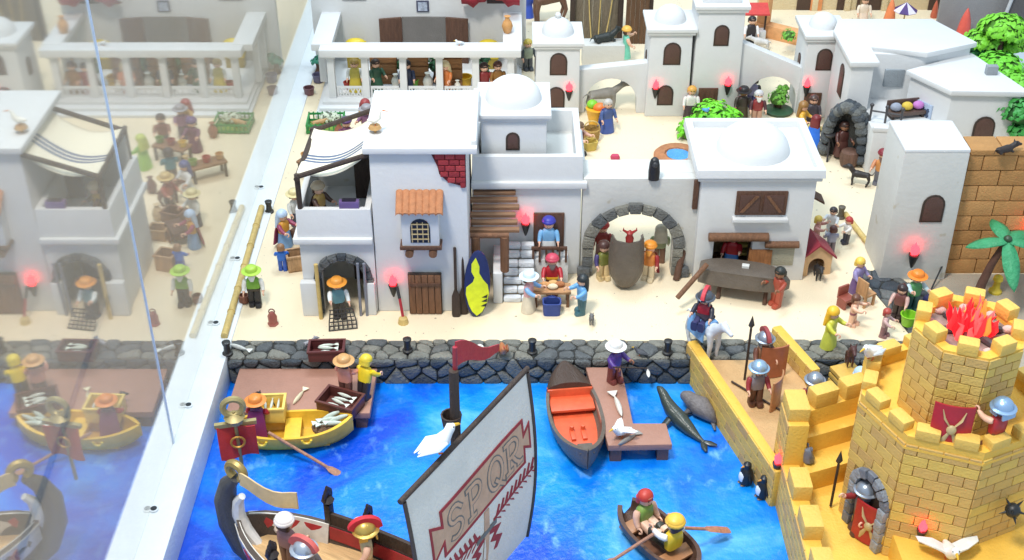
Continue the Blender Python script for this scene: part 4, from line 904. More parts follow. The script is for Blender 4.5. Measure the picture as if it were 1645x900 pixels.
def band(poly, w, off, m, nm):
    o_, i_ = grow(poly, w / 2), grow(poly, -w / 2); nn = len(poly); b = MB()
    for i in range(nn):
        j = (i + 1) % nn; d = max(1, int(math.hypot(poly[j][0] - poly[i][0], poly[j][1] - poly[i][1]) / 1.5))
        L_ = lambda p, q, t: (p[0] + (q[0] - p[0]) * t, p[1] + (q[1] - p[1]) * t)
        for k in range(d):
            a0, a1, b0, b1 = L_(o_[i], o_[j], k / d), L_(o_[i], o_[j], (k + 1) / d), L_(i_[i], i_[j], k / d), L_(i_[i], i_[j], (k + 1) / d)
            b.loft([[sp(*a0, off), sp(*b0, off), sp(*b0, off - .08), sp(*a0, off - .08)], [sp(*a1, off), sp(*b1, off), sp(*b1, off - .08), sp(*a1, off - .08)]], cap=False)
    b.build(nm, m, sail)
def fieldq(u0, u1, v0, v1, off, m, nm):
    b = MB(); nu, nv = max(1, int((u1 - u0) / 1)), max(1, int((v1 - v0) / 1))
    vs = [sp(u0 + (u1 - u0) * i / nu, v0 + (v1 - v0) * j / nv, off) for i in range(nu + 1) for j in range(nv + 1)]
    b.add(vs, [(i * (nv + 1) + j, i * (nv + 1) + j + 1, (i + 1) * (nv + 1) + j + 1, (i + 1) * (nv + 1) + j) for i in range(nu) for j in range(nv)]); b.build(nm, m, sail)
fieldq(4.2, 18.0, 4.2, 9.2, .05, PK, 'plaque'); decal([(18.0, 6.0), (19.1, 5.2), (19.1, 8.0), (18.0, 7.3)], .05, PK, 'plaque_ear'); decal([(4.2, 7.6), (2.5, 8.8), (2.5, 4.9), (4.2, 5.9)], .05, PK, 'plaque_ear')
band(pl, .26, .09, PR, 'plaque_border')
def arcp(cx, cy, rx, ry, a0, a1, n=10): return [(cx + rx * math.cos(R(a0 + (a1 - a0) * i / n)), cy + ry * math.sin(R(a0 + (a1 - a0) * i / n))) for i in range(n + 1)]
LET = {'S': [[(2.1, .75)] + arcp(1.15, .95, .9, .85, -30, -270, 10)[1:] + arcp(1.15, 2.62, .95, .85, -85, 130, 10)],
       'P': [[(.5, 0.1), (.5, 3.4)], [(.5, .15)] + arcp(1.2, 1.0, .95, .88, -90, 90, 10) + [(.5, 1.9)], [(.1, 3.42), (1.0, 3.42)], [(0.05, .12), (.5, .12)]],
       'Q': [arcp(1.35, 1.75, 1.15, 1.65, 0, 360, 20), [(1.4, 2.6), (2.0, 3.3), (2.7, 3.9)]],
       'R': [[(.5, 0.1), (.5, 3.4)], [(.5, .15)] + arcp(1.2, 1.0, .95, .88, -90, 90, 10) + [(.5, 1.9)], [(1.1, 1.9), (1.7, 2.8), (2.35, 3.4)], [(.1, 3.42), (1.0, 3.42)], [(2.1, 3.42), (2.7, 3.42)], [(0.05, .12), (.5, .12)]]}
def letter(ch, u0, v0, s):
    for w_, off, m, nm in ((.62, .09, PG, 'letter'), (.34, .12, PK, 'letter_fill')):
        b = MB()
        for path in LET[ch]:
            P_ = [Vector((u0 + x * s, v0 + y * s)) for x, y in path]; L0, R0 = [], []
            for i, p in enumerate(P_):
                d = (P_[min(i + 1, len(P_) - 1)] - P_[max(i - 1, 0)]).normalized(); nrm = Vector((-d.y, d.x)) * w_ / 2
                e = d * (w_ / 2) * (-1 if i == 0 else 1 if i == len(P_) - 1 else 0)
                L0.append(p + nrm + e); R0.append(p - nrm + e)
            b.loft([[sp(*a, off), sp(*c_, off), sp(*c_, off - .05), sp(*a, off - .05)] for a, c_ in zip(L0, R0)])
        b.build(nm, m, sail)
for i, ch in enumerate('SPQR'): letter(ch, 5.0 + i * 3.15 + (.2 if i > 1 else 0), 4.95, 1.0)
MBl = MB()
for s in (-1, 1):
    for k in range(9):
        u = 11 + s * (1.6 + k * .8); v = 11.6 - k * .12
        decal([(u, v + .1), (u + s * .5, v - 1.0), (u + s * .75, v - .8), (u + s * .45, v + .1)], .06, PR, 'laurel_leaf', 0); decal([(u, v + .3), (u + s * .9, v + .9), (u + s * 1.0, v + 1.2), (u + s * .4, v + .7)], .06, PR, 'laurel_leaf', 0)
    decal([(11 + s * 1.2, v0 := 11.7), (11 + s * 8.6, 10.8), (11 + s * 8.6, 11.0), (11 + s * 1.2, 12.0)], .07, PR, 'laurel_stem')
    decal([(11 + s * .6, 12.5), (11 + s * 2.6, 13.4), (11 + s * 1.6, 14.2), (11 + s * 3.0, 15.2), (11 + s * 2.2, 16.4), (11 + s * 1.6, 16.2), (11 + s * 2.0, 15.3), (11 + s * .8, 14.4), (11 + s * 1.5, 13.6), (11 + s * .4, 13.1)], .06, PR, 'red_scroll', 0)
decal([(10.6, 9.6), (11.4, 9.6), (11.5, 20), (10.5, 20)], .08, PK, 'staff'); decal([(9.3, 12.0), (12.7, 12.0), (12.7, 12.6), (9.3, 12.6)], .09, PG, 'cross_bar')
# pennant at masthead
rows = [[(1.0 , -.5 - 7.0 * i / 8, 39.4 + .3 * math.sin(i * .9) + w_ * (1.3 - .95 * i / 8) - .5 * i) for w_ in (1, 0, -1)] for i in range(9)]
rows = [r + [(x + .12, y, z) for x, y, z in r[::-1]] for r in rows]
MB().loft(rows).build('pennant', plastic((176, 40, 60)), sh, ang=70)
MB().tube([(1.0, -.2, 36), (1.0, -.3, 40.3)], .22, 8).build('flag_staff', plastic((150, 40, 52)), sh)
for k in range(6): MB().box(-9 + k * 1.1, -8.3 + k * 1.1, -4.6, -1.4, 7.5, 7.9).build('slat', DARKW, sh, .06)
MB().box(-9.4, -8.9, -4.7, -1.3, 3.8, 7.5).box(-3.2, -2.7, -4.7, -1.3, 3.8, 7.5).build('rack', DARKW, sh)
gull((-6.32, 81.27), 28.15, 35, 'white gull with folded wings on the ship yard', 0, (232, 236, 240), 1.12, wing_rgb=(226, 232, 240))
# standard at bow
t = thing('standard', 'red banner with tan ring standard above the ship bow', 'banner', (-30.69, 107.97), 3.6, 12)
MB().tube([(0, 0, -3), (0, 0, 7)], .22, 8).build('shaft', metal((170, 150, 100), .5), t)
MB().torus((0, 0, 7.6), 1.1, .38, 0, 360, 18, 7).build('ring', metal((176, 160, 112), .5), t)
MB().box(-2.3, 2.3, -.25, .25, 5.0, 5.5).lathe([(.9, 5.5), (1.2, 6.2), (.5, 6.7)], 10).build('crossbar', metal((176, 160, 112), .5), t)
rows = [[(x, .35 * math.sin(x * 1.3 + z * .5) - .3, z) for x in [-2.1 + .42 * i for i in range(11)]] for z in (5.1, 3.6, 2.0, .6)]
rows = [r + [(x, y + .12, z) for x, y, z in r[::-1]] for r in rows]
bn = MB().loft(rows).build('cloth', plastic((186, 50, 46), .6), t, ang=70); MB().torus((0, -.55, 3.0), .75, .14, 0, 360, 14, 6).build('emblem', metal((200, 150, 70), .5), bn)
# crew (positions on the deck)
fig((-23.71, 95.70), -.2, 150, 'ship crewman in white and orange hat at the bow rail', (150, 110, 110), (110, 80, 70), ('turban', (236, 226, 220)), (214, 190, 170), SK, 30, 30, sc=1.12)
fig((-21.06, 91.76), -.2, 60, 'ship legionary with silver helmet and small red crest', (140, 136, 140), (110, 60, 60), ('helmet', (176, 184, 196)), None, SK, 20, 30, crest=(196, 90, 84), sc=1.12)
fig((-15.22, 94.54), -.2, -75, 'ship officer in gold helmet with red crest and raised arm', (206, 190, 150), (190, 160, 110), ('helmet', (196, 164, 84)), SK, SK, 20, 150, crest=(196, 40, 52), sc=1.12)

# ================================================================ HARBOUR
def dock(label, poly, z, legs):
    t = thing('dock', label, 'dock', poly[0], -4); x0, y0 = poly[0]
    MB().slab([(x - x0, y - y0) for x, y in poly], z + 4 - .9, z + 4).build('deck', DOCK, t, .12)
    for (x, y) in legs: MB().box(x - x0 - .7, x - x0 + .7, y - y0 - .7, y - y0 + .7, -.3, z + 4 - .85).build('leg', mottled('dock_dark', (112, 84, 76), .5, .1, .5), t, .1)
d1 = [(-35.72, 122.34), (-17.74, 122.10), (-17.6, 131.2), (-35.6, 131.2)]
dock('low brown dock against the quay behind the yellow boat', d1, -1.4, [(d1[0][0] + 1.2, d1[0][1] + 1), (d1[1][0] - 1.2, d1[1][1] + 1), (d1[0][0] + 1.2, 129.8), (d1[1][0] - 1.2, 129.8), (-26, d1[0][1] + 1)])
d2 = [(11.59, 115.79), (19.34, 116.01), (18.98, 119.95), (14.92, 119.95), (14.27, 131.22), (9.64, 131.22)]
dock('L shaped brown dock with gulls beside the orange boat', d2, -1.2, [(d2[0][0] + 1, d2[0][1] + 1), (d2[1][0] - 1, d2[1][1] + 1), (d2[2][0] - 1.2, d2[2][1] - 1), (d2[5][0] + 1.2, 130)])
# yellow fishing boat
yb = thing('yellow_boat', 'yellow plastic fishing boat with fish in its bow', 'boat', (-27.35, 119.70), -4.1, 4)
hull_mesh(15.5, 5.6, 2.9, 2.6, .5, .35, 22, .5).build('hull', plastic((232, 186, 60)), yb, ang=50)
MB().box(-.7, 1.3, -2.3, 2.3, 1.6, 2.1).build('seat', plastic((236, 192, 66)), yb, .08); MB().box(-5, 4.8, -1.6, 1.6, .6, .8).build('floor_board', plastic((222, 172, 56)), yb)
for x in (-3.2, 2.2): MB().torus((x, -2.75, 2.6), .55, .16, 180, 360, 8, 6).build('rowlock', plastic((240, 208, 70)), yb)
MB().ell((4.5, 0, 2.3), (1.9, 1.6, .9), 14, 6, -20, 90).build('net', mottled('net_brown', (146, 116, 92), 2.5, .4, .9, .6, 4, .2), yb)
p = (-27.35, 119.70)
for k, (dx, dy, a) in enumerate(((4.6, .3, 20), (5.2, -.5, 8), (5.0, .9, 35), (6.0, .2, 28))): fish((p[0] + dx, p[1] + dy), -.75 + .12 * k, a + 180, 'silver fish heaped in the bow of the yellow boat', (206, 216, 204), .9)['group'] = 'fish in the yellow boat'
fig((p[0] - 3.9, p[1] + .2), -3.2, 175, 'fisherman in purple and red with orange hat standing in yellow boat', (112, 50, 110), (96, 44, 100), ('hat', (232, 140, 60)), (190, 40, 50), SK, 40, 40, cape=(132, 44, 96))
oar(0, (p[0] - 2.2, p[1] - 2.2, -.6), (*(-22.12, 114.46), -3.6), 'long pale oar trailing from the yellow boat')
cr = crate((-30.20, 121.62), -1.35, 3, 'yellow crate of small fish on the low dock edge', 4.2, 3.0, 2.2, plastic((238, 206, 110)))
fishes((-29.77, 121.86), .2, 100, 3, .8, 'small silver fish in the yellow crate', 3)
c1 = (-21.42, 123.07); crate(c1, -1.35, -22, 'dark red crate of fish held over the low dock', 5.0, 3.4, 1.7, plastic((96, 52, 46)))
fishes((c1[0], c1[1]), -.2, -30, 4, .7, 'silver fish in the dark red dock crate', 5)
fig((-20.99, 125.54), -1.4, 160, 'stooping figure with straw hat and pink shirt on the low dock', (226, 150, 130), (110, 70, 60), ('hat', (206, 156, 100)), None, SK, 60, 60)
fig((-18.88, 125.04), -1.4, 150, 'figure in bright yellow shirt on the low dock corner', (240, 208, 40), (50, 44, 48), ('hair', (226, 200, 60)), None, SK, 50, 50, lean=14)
animal('cat', (-30.47, 123.56), -1.4, 160, 'black toy cat crouching on the low dock', 'cat', 1.9, 1.5, BLACK, .42, 40, .42, 'up', 'up', .95)
fish((-27.00, 125.04), -1.15, 70, 'cream fish lying on the low dock beside the cat', (236, 226, 190), .95)
# orange and brown rowing boat
A, B = (6.73, 131.19), (9.00, 112.91)
cb_ = thing('rowing_boat', 'brown rowing boat with orange inside moored by the L shaped dock', 'boat', ((A[0] + B[0]) / 2, (A[1] + B[1]) / 2), -4.1, math.degrees(math.atan2(B[1] - A[1], B[0] - A[0])))
LL = math.hypot(B[0] - A[0], B[1] - A[1])
hull_mesh(LL, 6.9, 3.0, 2.3, 1.0, .4, 24, .6).build('hull', BOATW, cb_, ang=50)
OR = plastic((224, 98, 60))
MB().slab([(-LL * .24, -2.7), (LL * .18, -2.7), (LL * .3, -1.6), (LL * .36, 0), (LL * .3, 1.6), (LL * .18, 2.7), (-LL * .24, 2.7)], 1.0, 1.4).build('floor', OR, cb_, .1)
MB().box(-LL * .25, -LL * .21, -2.9, 2.9, 1.2, 3.5).build('backrest', OR, cb_, .1); MB().box(-LL * .22, -LL * .06, -2.8, 2.8, 2.0, 2.4).build('seat', OR, cb_, .1)
for y in (-.7, .7): MB().box(LL * .1, LL * .2, y - .28, y + .28, 1.4, 1.75).lathe([(.3, 1.4), (.28, 2.3)], 10, (LL * .1, y, 0)).build('foot_rest', OR, cb_, .08)
b = MB(); rows = []
for i in range(9):
    u = i / 8; x = -LL / 2 + .3 + (LL * .26) * u; q = abs(x / (LL / 2)); w = max(3.45 * (1 - q ** 2.3) ** .75, .1); zs = 3.0 + q * q
    rows.append([(x, w * math.cos(math.pi * j / 8), zs + (.3 + .9 * u) * math.sin(math.pi * j / 8)) for j in range(9)] + [(x, -w, zs - .15), (x, w, zs - .15)])
b.loft(rows).build('bow_cover', mottled('cover_brown', (78, 62, 52), .4, .12, .3), cb_, ang=60)
MB().box(LL * .37, LL * .47, -.9, .9, 3.5, 3.75).build('stern_plate', BOATW, cb_, .1)
# row boat in front
A, B = (13.36, 105.78), (19.57, 96.89)
rbt = thing('rowing_boat', 'small dark brown row boat with two figures near the castle wall', 'boat', ((A[0] + B[0]) / 2, (A[1] + B[1]) / 2), -4.1, math.degrees(math.atan2(B[1] - A[1], B[0] - A[0])))
LL = math.hypot(B[0] - A[0], B[1] - A[1]) + 1.5
hull_mesh(LL, 5.6, 2.4, 3.2, .4, .4, 20, .2, .1).build('hull', mottled('dark_boat', (92, 66, 54), .6, .15, .45), rbt, ang=50)
for x in (-LL * .28, LL * .22): MB().box(x - .9, x + .9, -2.3, 2.3, 1.3, 1.65).build('seat', plastic((176, 124, 84)), rbt, .08)
MB().box(-LL * .4, LL * .36, -1.7, 1.7, .5, .7).build('floor_board', plastic((120, 84, 64)), rbt)
dx, dy = (B[0] - A[0]) / LL, (B[1] - A[1]) / LL; mx_, my_ = (A[0] + B[0]) / 2, (A[1] + B[1]) / 2
wm = fig((mx_ - dx * LL * .26, my_ - dy * LL * .26), -2.3, 38, 'woman in green dress with red hair sitting in the row boat', (128, 160, 74), (236, 196, 170), ('hair', (190, 62, 50)), SK, SK, 12, 12, sit=1, sc=1.16)
rw_ = fig((mx_ + dx * LL * .2, my_ + dy * LL * .2), -2.3, 215, 'rower in yellow shirt and yellow hat seen from behind', (236, 200, 50), (60, 60, 50), ('turban', (240, 190, 70)), (236, 232, 222), SK, 75, 75, sit=1, sc=1.16)
oar(0, (*(15.47, 99.63), .2), (*(11.05, 98.07), -2.2), 'oar of the row boat pointing down towards the sail'); oar(0, (*(18.43, 100.58), .2), (*(21.71, 102.10), -1.5), 'oar of the row boat pointing at the castle wall', (190, 128, 96), 3.4)
# seal, manatee, penguins
t = thing('seal', 'dark grey seal rearing up beside the L shaped dock', 'seal', (21.29, 122.30), -4, 128, None, .86)
MB().tube([(-4.6, 0, .5), (-3.4, 0, .55), (-1.6, 0, .9), (.4, 0, 1.5), (2.2, 0, 2.1), (3.4, 0, 3.0), (4.2, 0, 3.9), (4.9, 0, 4.3), (5.4, 0, 4.35)], [.22, .5, .95, 1.2, 1.1, .85, .68, .5, .16], 14).build('body', mottled('seal_skin', (62, 70, 64), .6, .12, .22, .15, 3, .04), t, ang=70)
SL = plastic((48, 54, 52), .3)
for s in (-1, 1):
    MB().tube([(1.6, s * .9, 1.3), (1.5, s * 2.0, .7), (1.1, s * 3.2, .4)], [.5, .5, .12], 8, .35).build('flipper', SL, t); MB().tube([(-4.4, s * .1, .5), (-5.3, s * .6, .45), (-6.2, s * 1.1, .4)], [.25, .5, .2], 8, .35).build('tail_flipper', SL, t)
t = thing('sea_lion', 'mottled grey sea lion resting at the foot of the ramp wall', 'sea lion', (23.95, 124.73), -4, 130)
MB().tube([(-2.6, 0, .6), (-1.6, 0, 1.1), (0, 0, 1.5), (1.4, 0, 1.5), (2.3, 0, 1.7), (3.0, 0, 1.5), (3.3, 0, 1.4)], [.3, .9, 1.4, 1.1, .85, .6, .3], 12).build('body', mottled('sea_lion_skin', (118, 112, 112), 1.4, .35, .5, .3, 4, .06), t, ang=70)
for s in (-1, 1): MB().tube([(1.0, s * .9, .9), (1.3, s * 1.8, .3)], [.45, .2], 8, .5).build('flipper', plastic((90, 86, 88)), t); MB().tube([(-2.4, s * .2, .5), (-3.4, s * .9, .3)], [.3, .15], 8, .5).build('tail_flipper', plastic((90, 86, 88)), t)
for k, (q, a, lb) in enumerate((((27.84, 112.27), 200, 'penguin standing apart, farthest from the castle wall'), ((29.46, 109.93), 190, 'nearest penguin of the group, tight against the castle wall'), ((29.69, 113.14), 150, 'rear penguin turned to show its white chest'))):
    t = thing('penguin', lb, 'penguin', q, -4, -20 if k == 2 else -70, 'black and white penguins', .92); 
    MB().lathe([(.5, 0), (.85, .3), (.95, 1.2), (.8, 2.1), (.5, 2.6), (.55, 2.9), (.5, 3.3), (.2, 3.55), (.02, 3.6)], 14).build('body', plastic((30, 34, 40)), t); MB().ell((0, -.3, 1.25), (.72, .72, 1.15), 12, 8).build('belly', plastic((232, 236, 240)), t)
    MB().tube([(0, -.5, 3.0), (0, -.95, 2.92)], [.16, .03], 6).build('beak', plastic((220, 150, 60)), t)
    for s in (-1, 1): MB().tube([(s * .75, 0, 2.1), (s * 1.15, .05, 1.4), (s * 1.2, .1, .7)], [.15, .3, .08], 7, .5).build('flipper', plastic((30, 34, 40)), t); MB().ell((s * .35, -.45, .1), (.3, .5, .12), 8, 4).build('foot', plastic((90, 70, 50)), t)
# gulls, fish and angler on the L dock
gull((13.28, 117.38), -1.2, 215, 'white gull bending over a fish on the L shaped dock', .45, sc=.95)
fish((13.98, 116.69), -.95, 40, 'grey fish under the gull on the L shaped dock', (150, 146, 140), 1.0)
fish((13.21, 122.95), -.8, 100, 'large white fish lying along the L shaped dock', (232, 228, 216), 1.35)
fig((13.10, 128.34), -1.2, 40, 'angler in purple with white brimmed hat sitting on dock', (92, 64, 150), (120, 60, 56), ('hat', (228, 226, 220)), (86, 58, 140), SKD, 60, 60)
pole((*(12.67, 125.78), 3.0), (*(17.17, 127.34), 1.6), .1, 'dark fishing rod held by the purple angler', DARKW, 'fishing_rod', 'rod')
fish((17.75, 130.54), -1.6, 90, 'white fish hanging below the fishing rod', (230, 228, 222), .6, 0)
# quay things
bollard((-37.18, 132.33), .1, 'bollard at the rail end of the quay'); bollard((-13.69, 133.01), .1, 'bollard beside the dark red fish crate on the quay'); bollard((2.65, 132.73), .1, 'bollard right of the two chickens on the quay'); bollard((20.35, 132.60), .1, 'bollard beside the top of the yellow ramp wall')
fish((-35.83, 133.41), .45, -25, 'white fish lying on the quay stones near the glass', (226, 228, 222), .9)
c2 = (-24.12, 132.06); crate(c2, .1, 2, 'dark red fish crate standing on the quay edge', 4.6, 2.7, 1.6, plastic((92, 46, 46))); fishes(c2, 1.2, 4, 3, .7, 'silver fish in the quay edge crate', 9)
animal('cat', (-26.73, 133.96), .1, 30, 'grey kitten looking into the quay edge fish crate', 'cat', 1.2, 1.0, (150, 150, 156), .3, 40, .3, 'up', 'up')
for q, lb in (((-5.08, 131.79), 'brown hen with white wings spread on the quay'), ((-1.18, 131.79), 'plain brown hen near the bollard on the quay')):
    t = thing('hen', lb, 'hen', q, .1, -80, 'hens on the quay'); MB().tube([(-1.1, 0, 1.5), (-.7, 0, 1.1), (0, 0, .95), (.6, 0, 1.3), (.8, 0, 1.8), (1.05, 0, 1.85)], [.15, .5, .7, .45, .3, .08], 9).build('body', plastic((176, 112, 72)), t)
    MB().ell((.85, 0, 2.1), (.25, .07, .2), 8, 5).build('comb', plastic((190, 50, 46)), t)
    for s in (-1, 1): MB().ell((-.1, s * (.95 if 'white' in lb else .6), 1.2), (.7, .55 if 'white' in lb else .2, .45), 9, 5).build('wing', plastic((236, 232, 224) if 'white' in lb else (150, 90, 60)), t)
gull((16.71, 132.06), .1, 160, 'dark small bird standing on the quay beside the angler', 0, (84, 86, 92), .55, wing_rgb=(64, 66, 72))
pole((*(-38.80, 169.45), .6), (*(-38.21, 135.62), .6), .48, 'long bamboo pole lying beside the white rail', BAMBOO, 'bamboo_pole', 'bamboo')

# ================================================================ PLAZA FIGURES
fig((-35.46, 143.89), 0, 5, 'man in lime green hat and tunic with white beard by bamboo', (124, 176, 62), (46, 44, 46), ('hat', (176, 214, 76)), (232, 230, 224), SK, 10, 15, beard=(236, 236, 232), belt=(60, 50, 40))
barrel_lathe('basket', [(.5, 0), (.75, .3), (.7, 1.2), (.55, 1.3), (.5, .4)], wood((132, 84, 66)), (-37.09, 144.34), 0, 'brown basket beside the green tunic man', 'basket')
t = thing('lantern', 'small red brown lantern standing alone on the sand', 'lantern', (-32.31, 139.16), 0); MB().lathe([(.75, 0), (.75, .25), (.6, .3), (.65, 1.4), (.3, 2.0)], 6).build('body', plastic((158, 88, 78)), t); MB().torus((0, 0, 2.1), .4, .09, 0, 360, 10, 5).build('handle', plastic((110, 60, 56)), t)
fig((-33.56, 158.93), 0, 60, 'woman with pale blue headscarf in orange dress and purple shawl', (222, 160, 60), (150, 90, 60), ('scarf', (186, 206, 232)), (150, 60, 90), SK, 60, 45, robe=(120, 160, 206), cape=(140, 50, 80))
fig((-32.97, 152.53), 0, 190, 'child in blue kneeling beside the wooden box near the glass', (44, 110, 206), (50, 90, 180), ('hair', (150, 112, 80)), None, SK, 40, 40, sc=.72)
crate((-31.00, 153.19), 0, 15, 'tan wooden box on the sand left of the stone arch doorway', 2.8, 2.4, 2.6, wood((186, 148, 110)))
fig((-32.66, 164.98), 0, 40, 'man in white shirt with straw cap near the glass', (216, 218, 214), (70, 74, 96), ('hat', (216, 200, 150)), None, SK, 50, 20)
t = thing('market_cart', 'brown hand cart behind the woman in orange', 'cart', (-30.78, 160.85), 0, 60); MB().box(-2.2, 2.2, -1.2, 1.2, 1.2, 2.4).build('body', BROWN, t, .08)
for s in (-1, 1): MB().torus((0, s * 1.4, 1.0), .85, .18, 0, 360, 14, 6).build('wheel', BROWN2, t)
bollard((-37.55, 168.88), 0, 'black bollard at the upper end of the bamboo pole')
fi = fig((-23.51, 141.06), 0, 15, 'fisherman with orange straw hat and teal vest holding bamboo', (104, 150, 160), (70, 66, 62), ('hat', (226, 152, 62)), (226, 232, 232), SK, 20, 60)
pole((*(-25.98, 140.47), 0), (*(-25.98, 140.47), 8.8), .28, 'upright bamboo staff held by the fisherman', BAMBOO, 'bamboo_pole', 'bamboo')
t = thing('fishing_net', 'dark fishing net with square mesh at the fisherman feet', 'net', (-22.82, 138.73), 0, 10)
for k in range(7): MB().tube([(-1.9 + k * .62, -1.0, .1), (-1.8 + k * .6, 0, 1.0 - .08 * abs(k - 3)), (-1.5 + k * .5, .8, 2.2)], .09, 5).build('cord', plastic((52, 46, 44)), t)
for k in range(6): MB().tube([(-1.95 + .06 * k, -.95 + .34 * k, .14 + .42 * k), (1.9 - .1 * k, -.95 + .34 * k, .14 + .42 * k)], .09, 5).build('cord', plastic((52, 46, 44)), t)
for q, lb in (((-20.63, 141.20), 'grey pole leaning on the arch, nearest the doorway'), ((-19.78, 141.20), 'grey pole leaning on the arch, nearest the wall torch')): pole((q[0], q[1], 0), (q[0] + .1, 141.0, 8.6), .2, lb, plastic((126, 130, 142)), 'grey_pole', 'pole')
t = thing('broom', 'red handled broom with tan head on the sand under the torch', 'broom', (-14.72, 139.45), 0, 0); MB().tube([(-.4, .9, 3.4), (0, 0, .9)], .2, 8).build('handle', plastic((168, 40, 50)), t); MB().lathe([(.75, 0), (.6, .8), (.2, 1.1)], 10).build('head', BAMBOO, t); MB().tube([(-.42, .95, 3.4), (-.75, 1.6, 4.9)], .22, 8).build('grip', plastic((50, 48, 50)), t)
for q, lb in (((-7.60, 140.91), 'dark oar leaning on the tall house, nearest its door'), ((-6.60, 141.50), 'dark oar leaning on the tall house behind the yellow board')):
    t = thing('oar', lb, 'oar', q, 0, 0); t.rotation_euler[0] = R(-6); MB().tube([(0, 0, 4.0), (0, 0, 10.5)], .2, 8).build('shaft', DARKW, t); MB().tube([(0, 0, 0), (0, 0, .4), (0, 0, 3.2), (0, 0, 4.2)], [.5, .6, .55, .2], 8, .35).build('blade', DARKW, t)
t = thing('surf_board', 'navy and lime yellow board leaning against the lean-to post', 'board', (-4.63, 141.06), 0, 6); t.rotation_euler[0] = R(-8)
MB().loft([[(math.copysign(abs(math.cos(a)) ** 1.0, math.cos(a)) * 1.75 + .25 * math.sin(a), y, 4.9 + 4.9 * math.sin(a)) for a in [2 * math.pi * i / 24 for i in range(24)]] for y in (-.25, .25)]).build('board', plastic((34, 44, 92)), t, .1)
MB().prism([(-.2, .25), (.55, .8), (1.2, 2.0), (1.55, 3.6), (1.4, 4.8), (.8, 5.6), (.3, 6.6), (.35, 7.6), (-.1, 8.9), (-.7, 8.0), (-.75, 6.9), (-.35, 6.0), (-.6, 5.3), (-1.5, 4.6), (-1.6, 3.6), (-1.25, 2.0), (-.8, .9)], -.36, -.2).build('flame_print', plastic((222, 232, 40)), t)
MB().lathe([(.3, -.42), (.3, -.3)], 10).build('dot', plastic(BLACK), t, loc=(.3, 0, 3.4)).rotation_euler = (R(90), 0, 0)
for x, z in ((1.1, 1.6), (1.2, 2.3), (1.25, 2.9)): MB().prism([(x, z), (x - .7, z + .1), (x + .1, z + .5)], -.42, -.34).build('black_notch', plastic(BLACK), t)
# table group
fig((2.27, 142.54), 0, 70, 'woman with pale straw hat and blue sleeves at low table', (226, 170, 176), (226, 222, 210), ('hat', (214, 232, 240)), (130, 176, 222), SK, 55, 55, robe=(224, 212, 190))
fig((5.55, 146.79), 0, 0, 'bearded man in red with red turban behind the low table', (176, 40, 50), (120, 70, 50), ('turban', (198, 70, 92)), None, SK, 45, 45, beard=(110, 104, 104), belt=(232, 180, 50))
fig((9.52, 141.94), 0, -70, 'woman with long black hair and blue blouse at low table', (106, 168, 220), (70, 110, 120), ('long', (40, 46, 48)), None, SK, 60, 60)
t = thing('low_table', 'low tan table with bread beside the blue basket', 'table', (5.48, 144.19), 0); MB().box(-2.6, 2.6, -1.2, 1.2, 2.2, 2.6).build('top', wood((196, 146, 100), (.2, 1, 1)), t, .08)
for sx in (-1, 1):
    for sy in (-1, 1): MB().box(sx * 2.2 - .2, sx * 2.2 + .2, sy * .9 - .2, sy * .9 + .2, 0, 2.25).build('leg', BROWN2, t)
for k, (dx, dy) in enumerate(((-.9, .2), (.1, -.3), (1.1, .3), (.2, .6))):
    q = (5.48, 144.19); o = MB().ell((0, 0, .35), (.75, .5, .4), 10, 6).build('bread_loaf', mottled('crust', ((206, 150, 96), (232, 214, 180), (176, 112, 70), (214, 170, 110))[k], 1.5, .2)); o.location = (q[0] + dx, q[1] + dy, 2.62); tag(o, ('tan round loaf at the straw hat end of the low table', 'pale loaf in the middle of the low table', 'dark loaf at the black hair end of the low table', 'golden loaf at the back of the low table')[k], 'bread')
t = thing('basket', 'square blue basket on the sand before the low table', 'basket', (5.42, 141.79), 0); MB().loft([rr(2.3, 1.7, 0, e=.4), rr(2.6, 2.0, 2.0, e=.4), rr(2.2, 1.6, 2.0, e=.4), rr(2.0, 1.4, .4, e=.4)]).build('body', plastic((52, 72, 140), .6), t, ang=50); MB().torus((0, 0, 1.7), 1.1, .1, 0, 180, 10, 5).build('handle', plastic((40, 58, 120)), t)
animal('cat', (10.75, 139.31), 0, -95, 'small grey cat sitting on the sand near the low table', 'cat', 1.0, 1.5, (110, 108, 108), .36, 75, .36, 'up', 'down')
# balcony woman
fig((5.1, 150.2), 4.0, 0, 'woman in blue turban and white apron on the stair house balcony', (122, 178, 222), (200, 200, 200), ('turban', (60, 62, 170)), None, SK, 20, 20, robe=(206, 208, 206))
# boat carriers under the arch
q = (15.98, 146.18)
t = thing('upright_boat', 'dark taupe rowing boat stood on end under the stone arch', 'boat', (q[0], q[1]), .1, 0); o = hull_mesh(8.4, 5.0, 2.4, 2.8, .2, .3, 18, 0, .45).build('hull', BOATW, t, ang=50); o.rotation_euler = (0, R(90), R(90)); o.location = (0, .3, 4.0)
fig((12.93, 150.42), 0, 20, 'boat carrier in dark hood and olive vest beside the upright boat', (120, 122, 56), (216, 190, 140), ('scarf', (84, 56, 50)), (70, 60, 110), SK, 55, 20)
fig((13.06, 155.68), 0, 0, 'figure with red hat behind the dark hooded boat carrier', (150, 60, 56), (120, 80, 60), ('turban', (190, 60, 60)), None, SK)
fig((19.40, 150.26), 0, -20, 'boat carrier with orange headband and dark red cloak', (214, 130, 60), (226, 206, 170), ('turban', (236, 150, 50)), (150, 40, 42), SK, 20, 55, cape=(140, 36, 40), beard=(236, 160, 70))
t = thing('red_figurehead', 'small red horned figurehead on top of the upright boat', 'figurehead', (q[0] + .1, q[1] + 1.0), 7.5); MB().lathe([(.25, -.2), (.5, .4), (.6, 1.2), (.4, 1.7), (.5, 2.1), (.1, 2.5)], 9).build('body', plastic((150, 40, 34)), t)
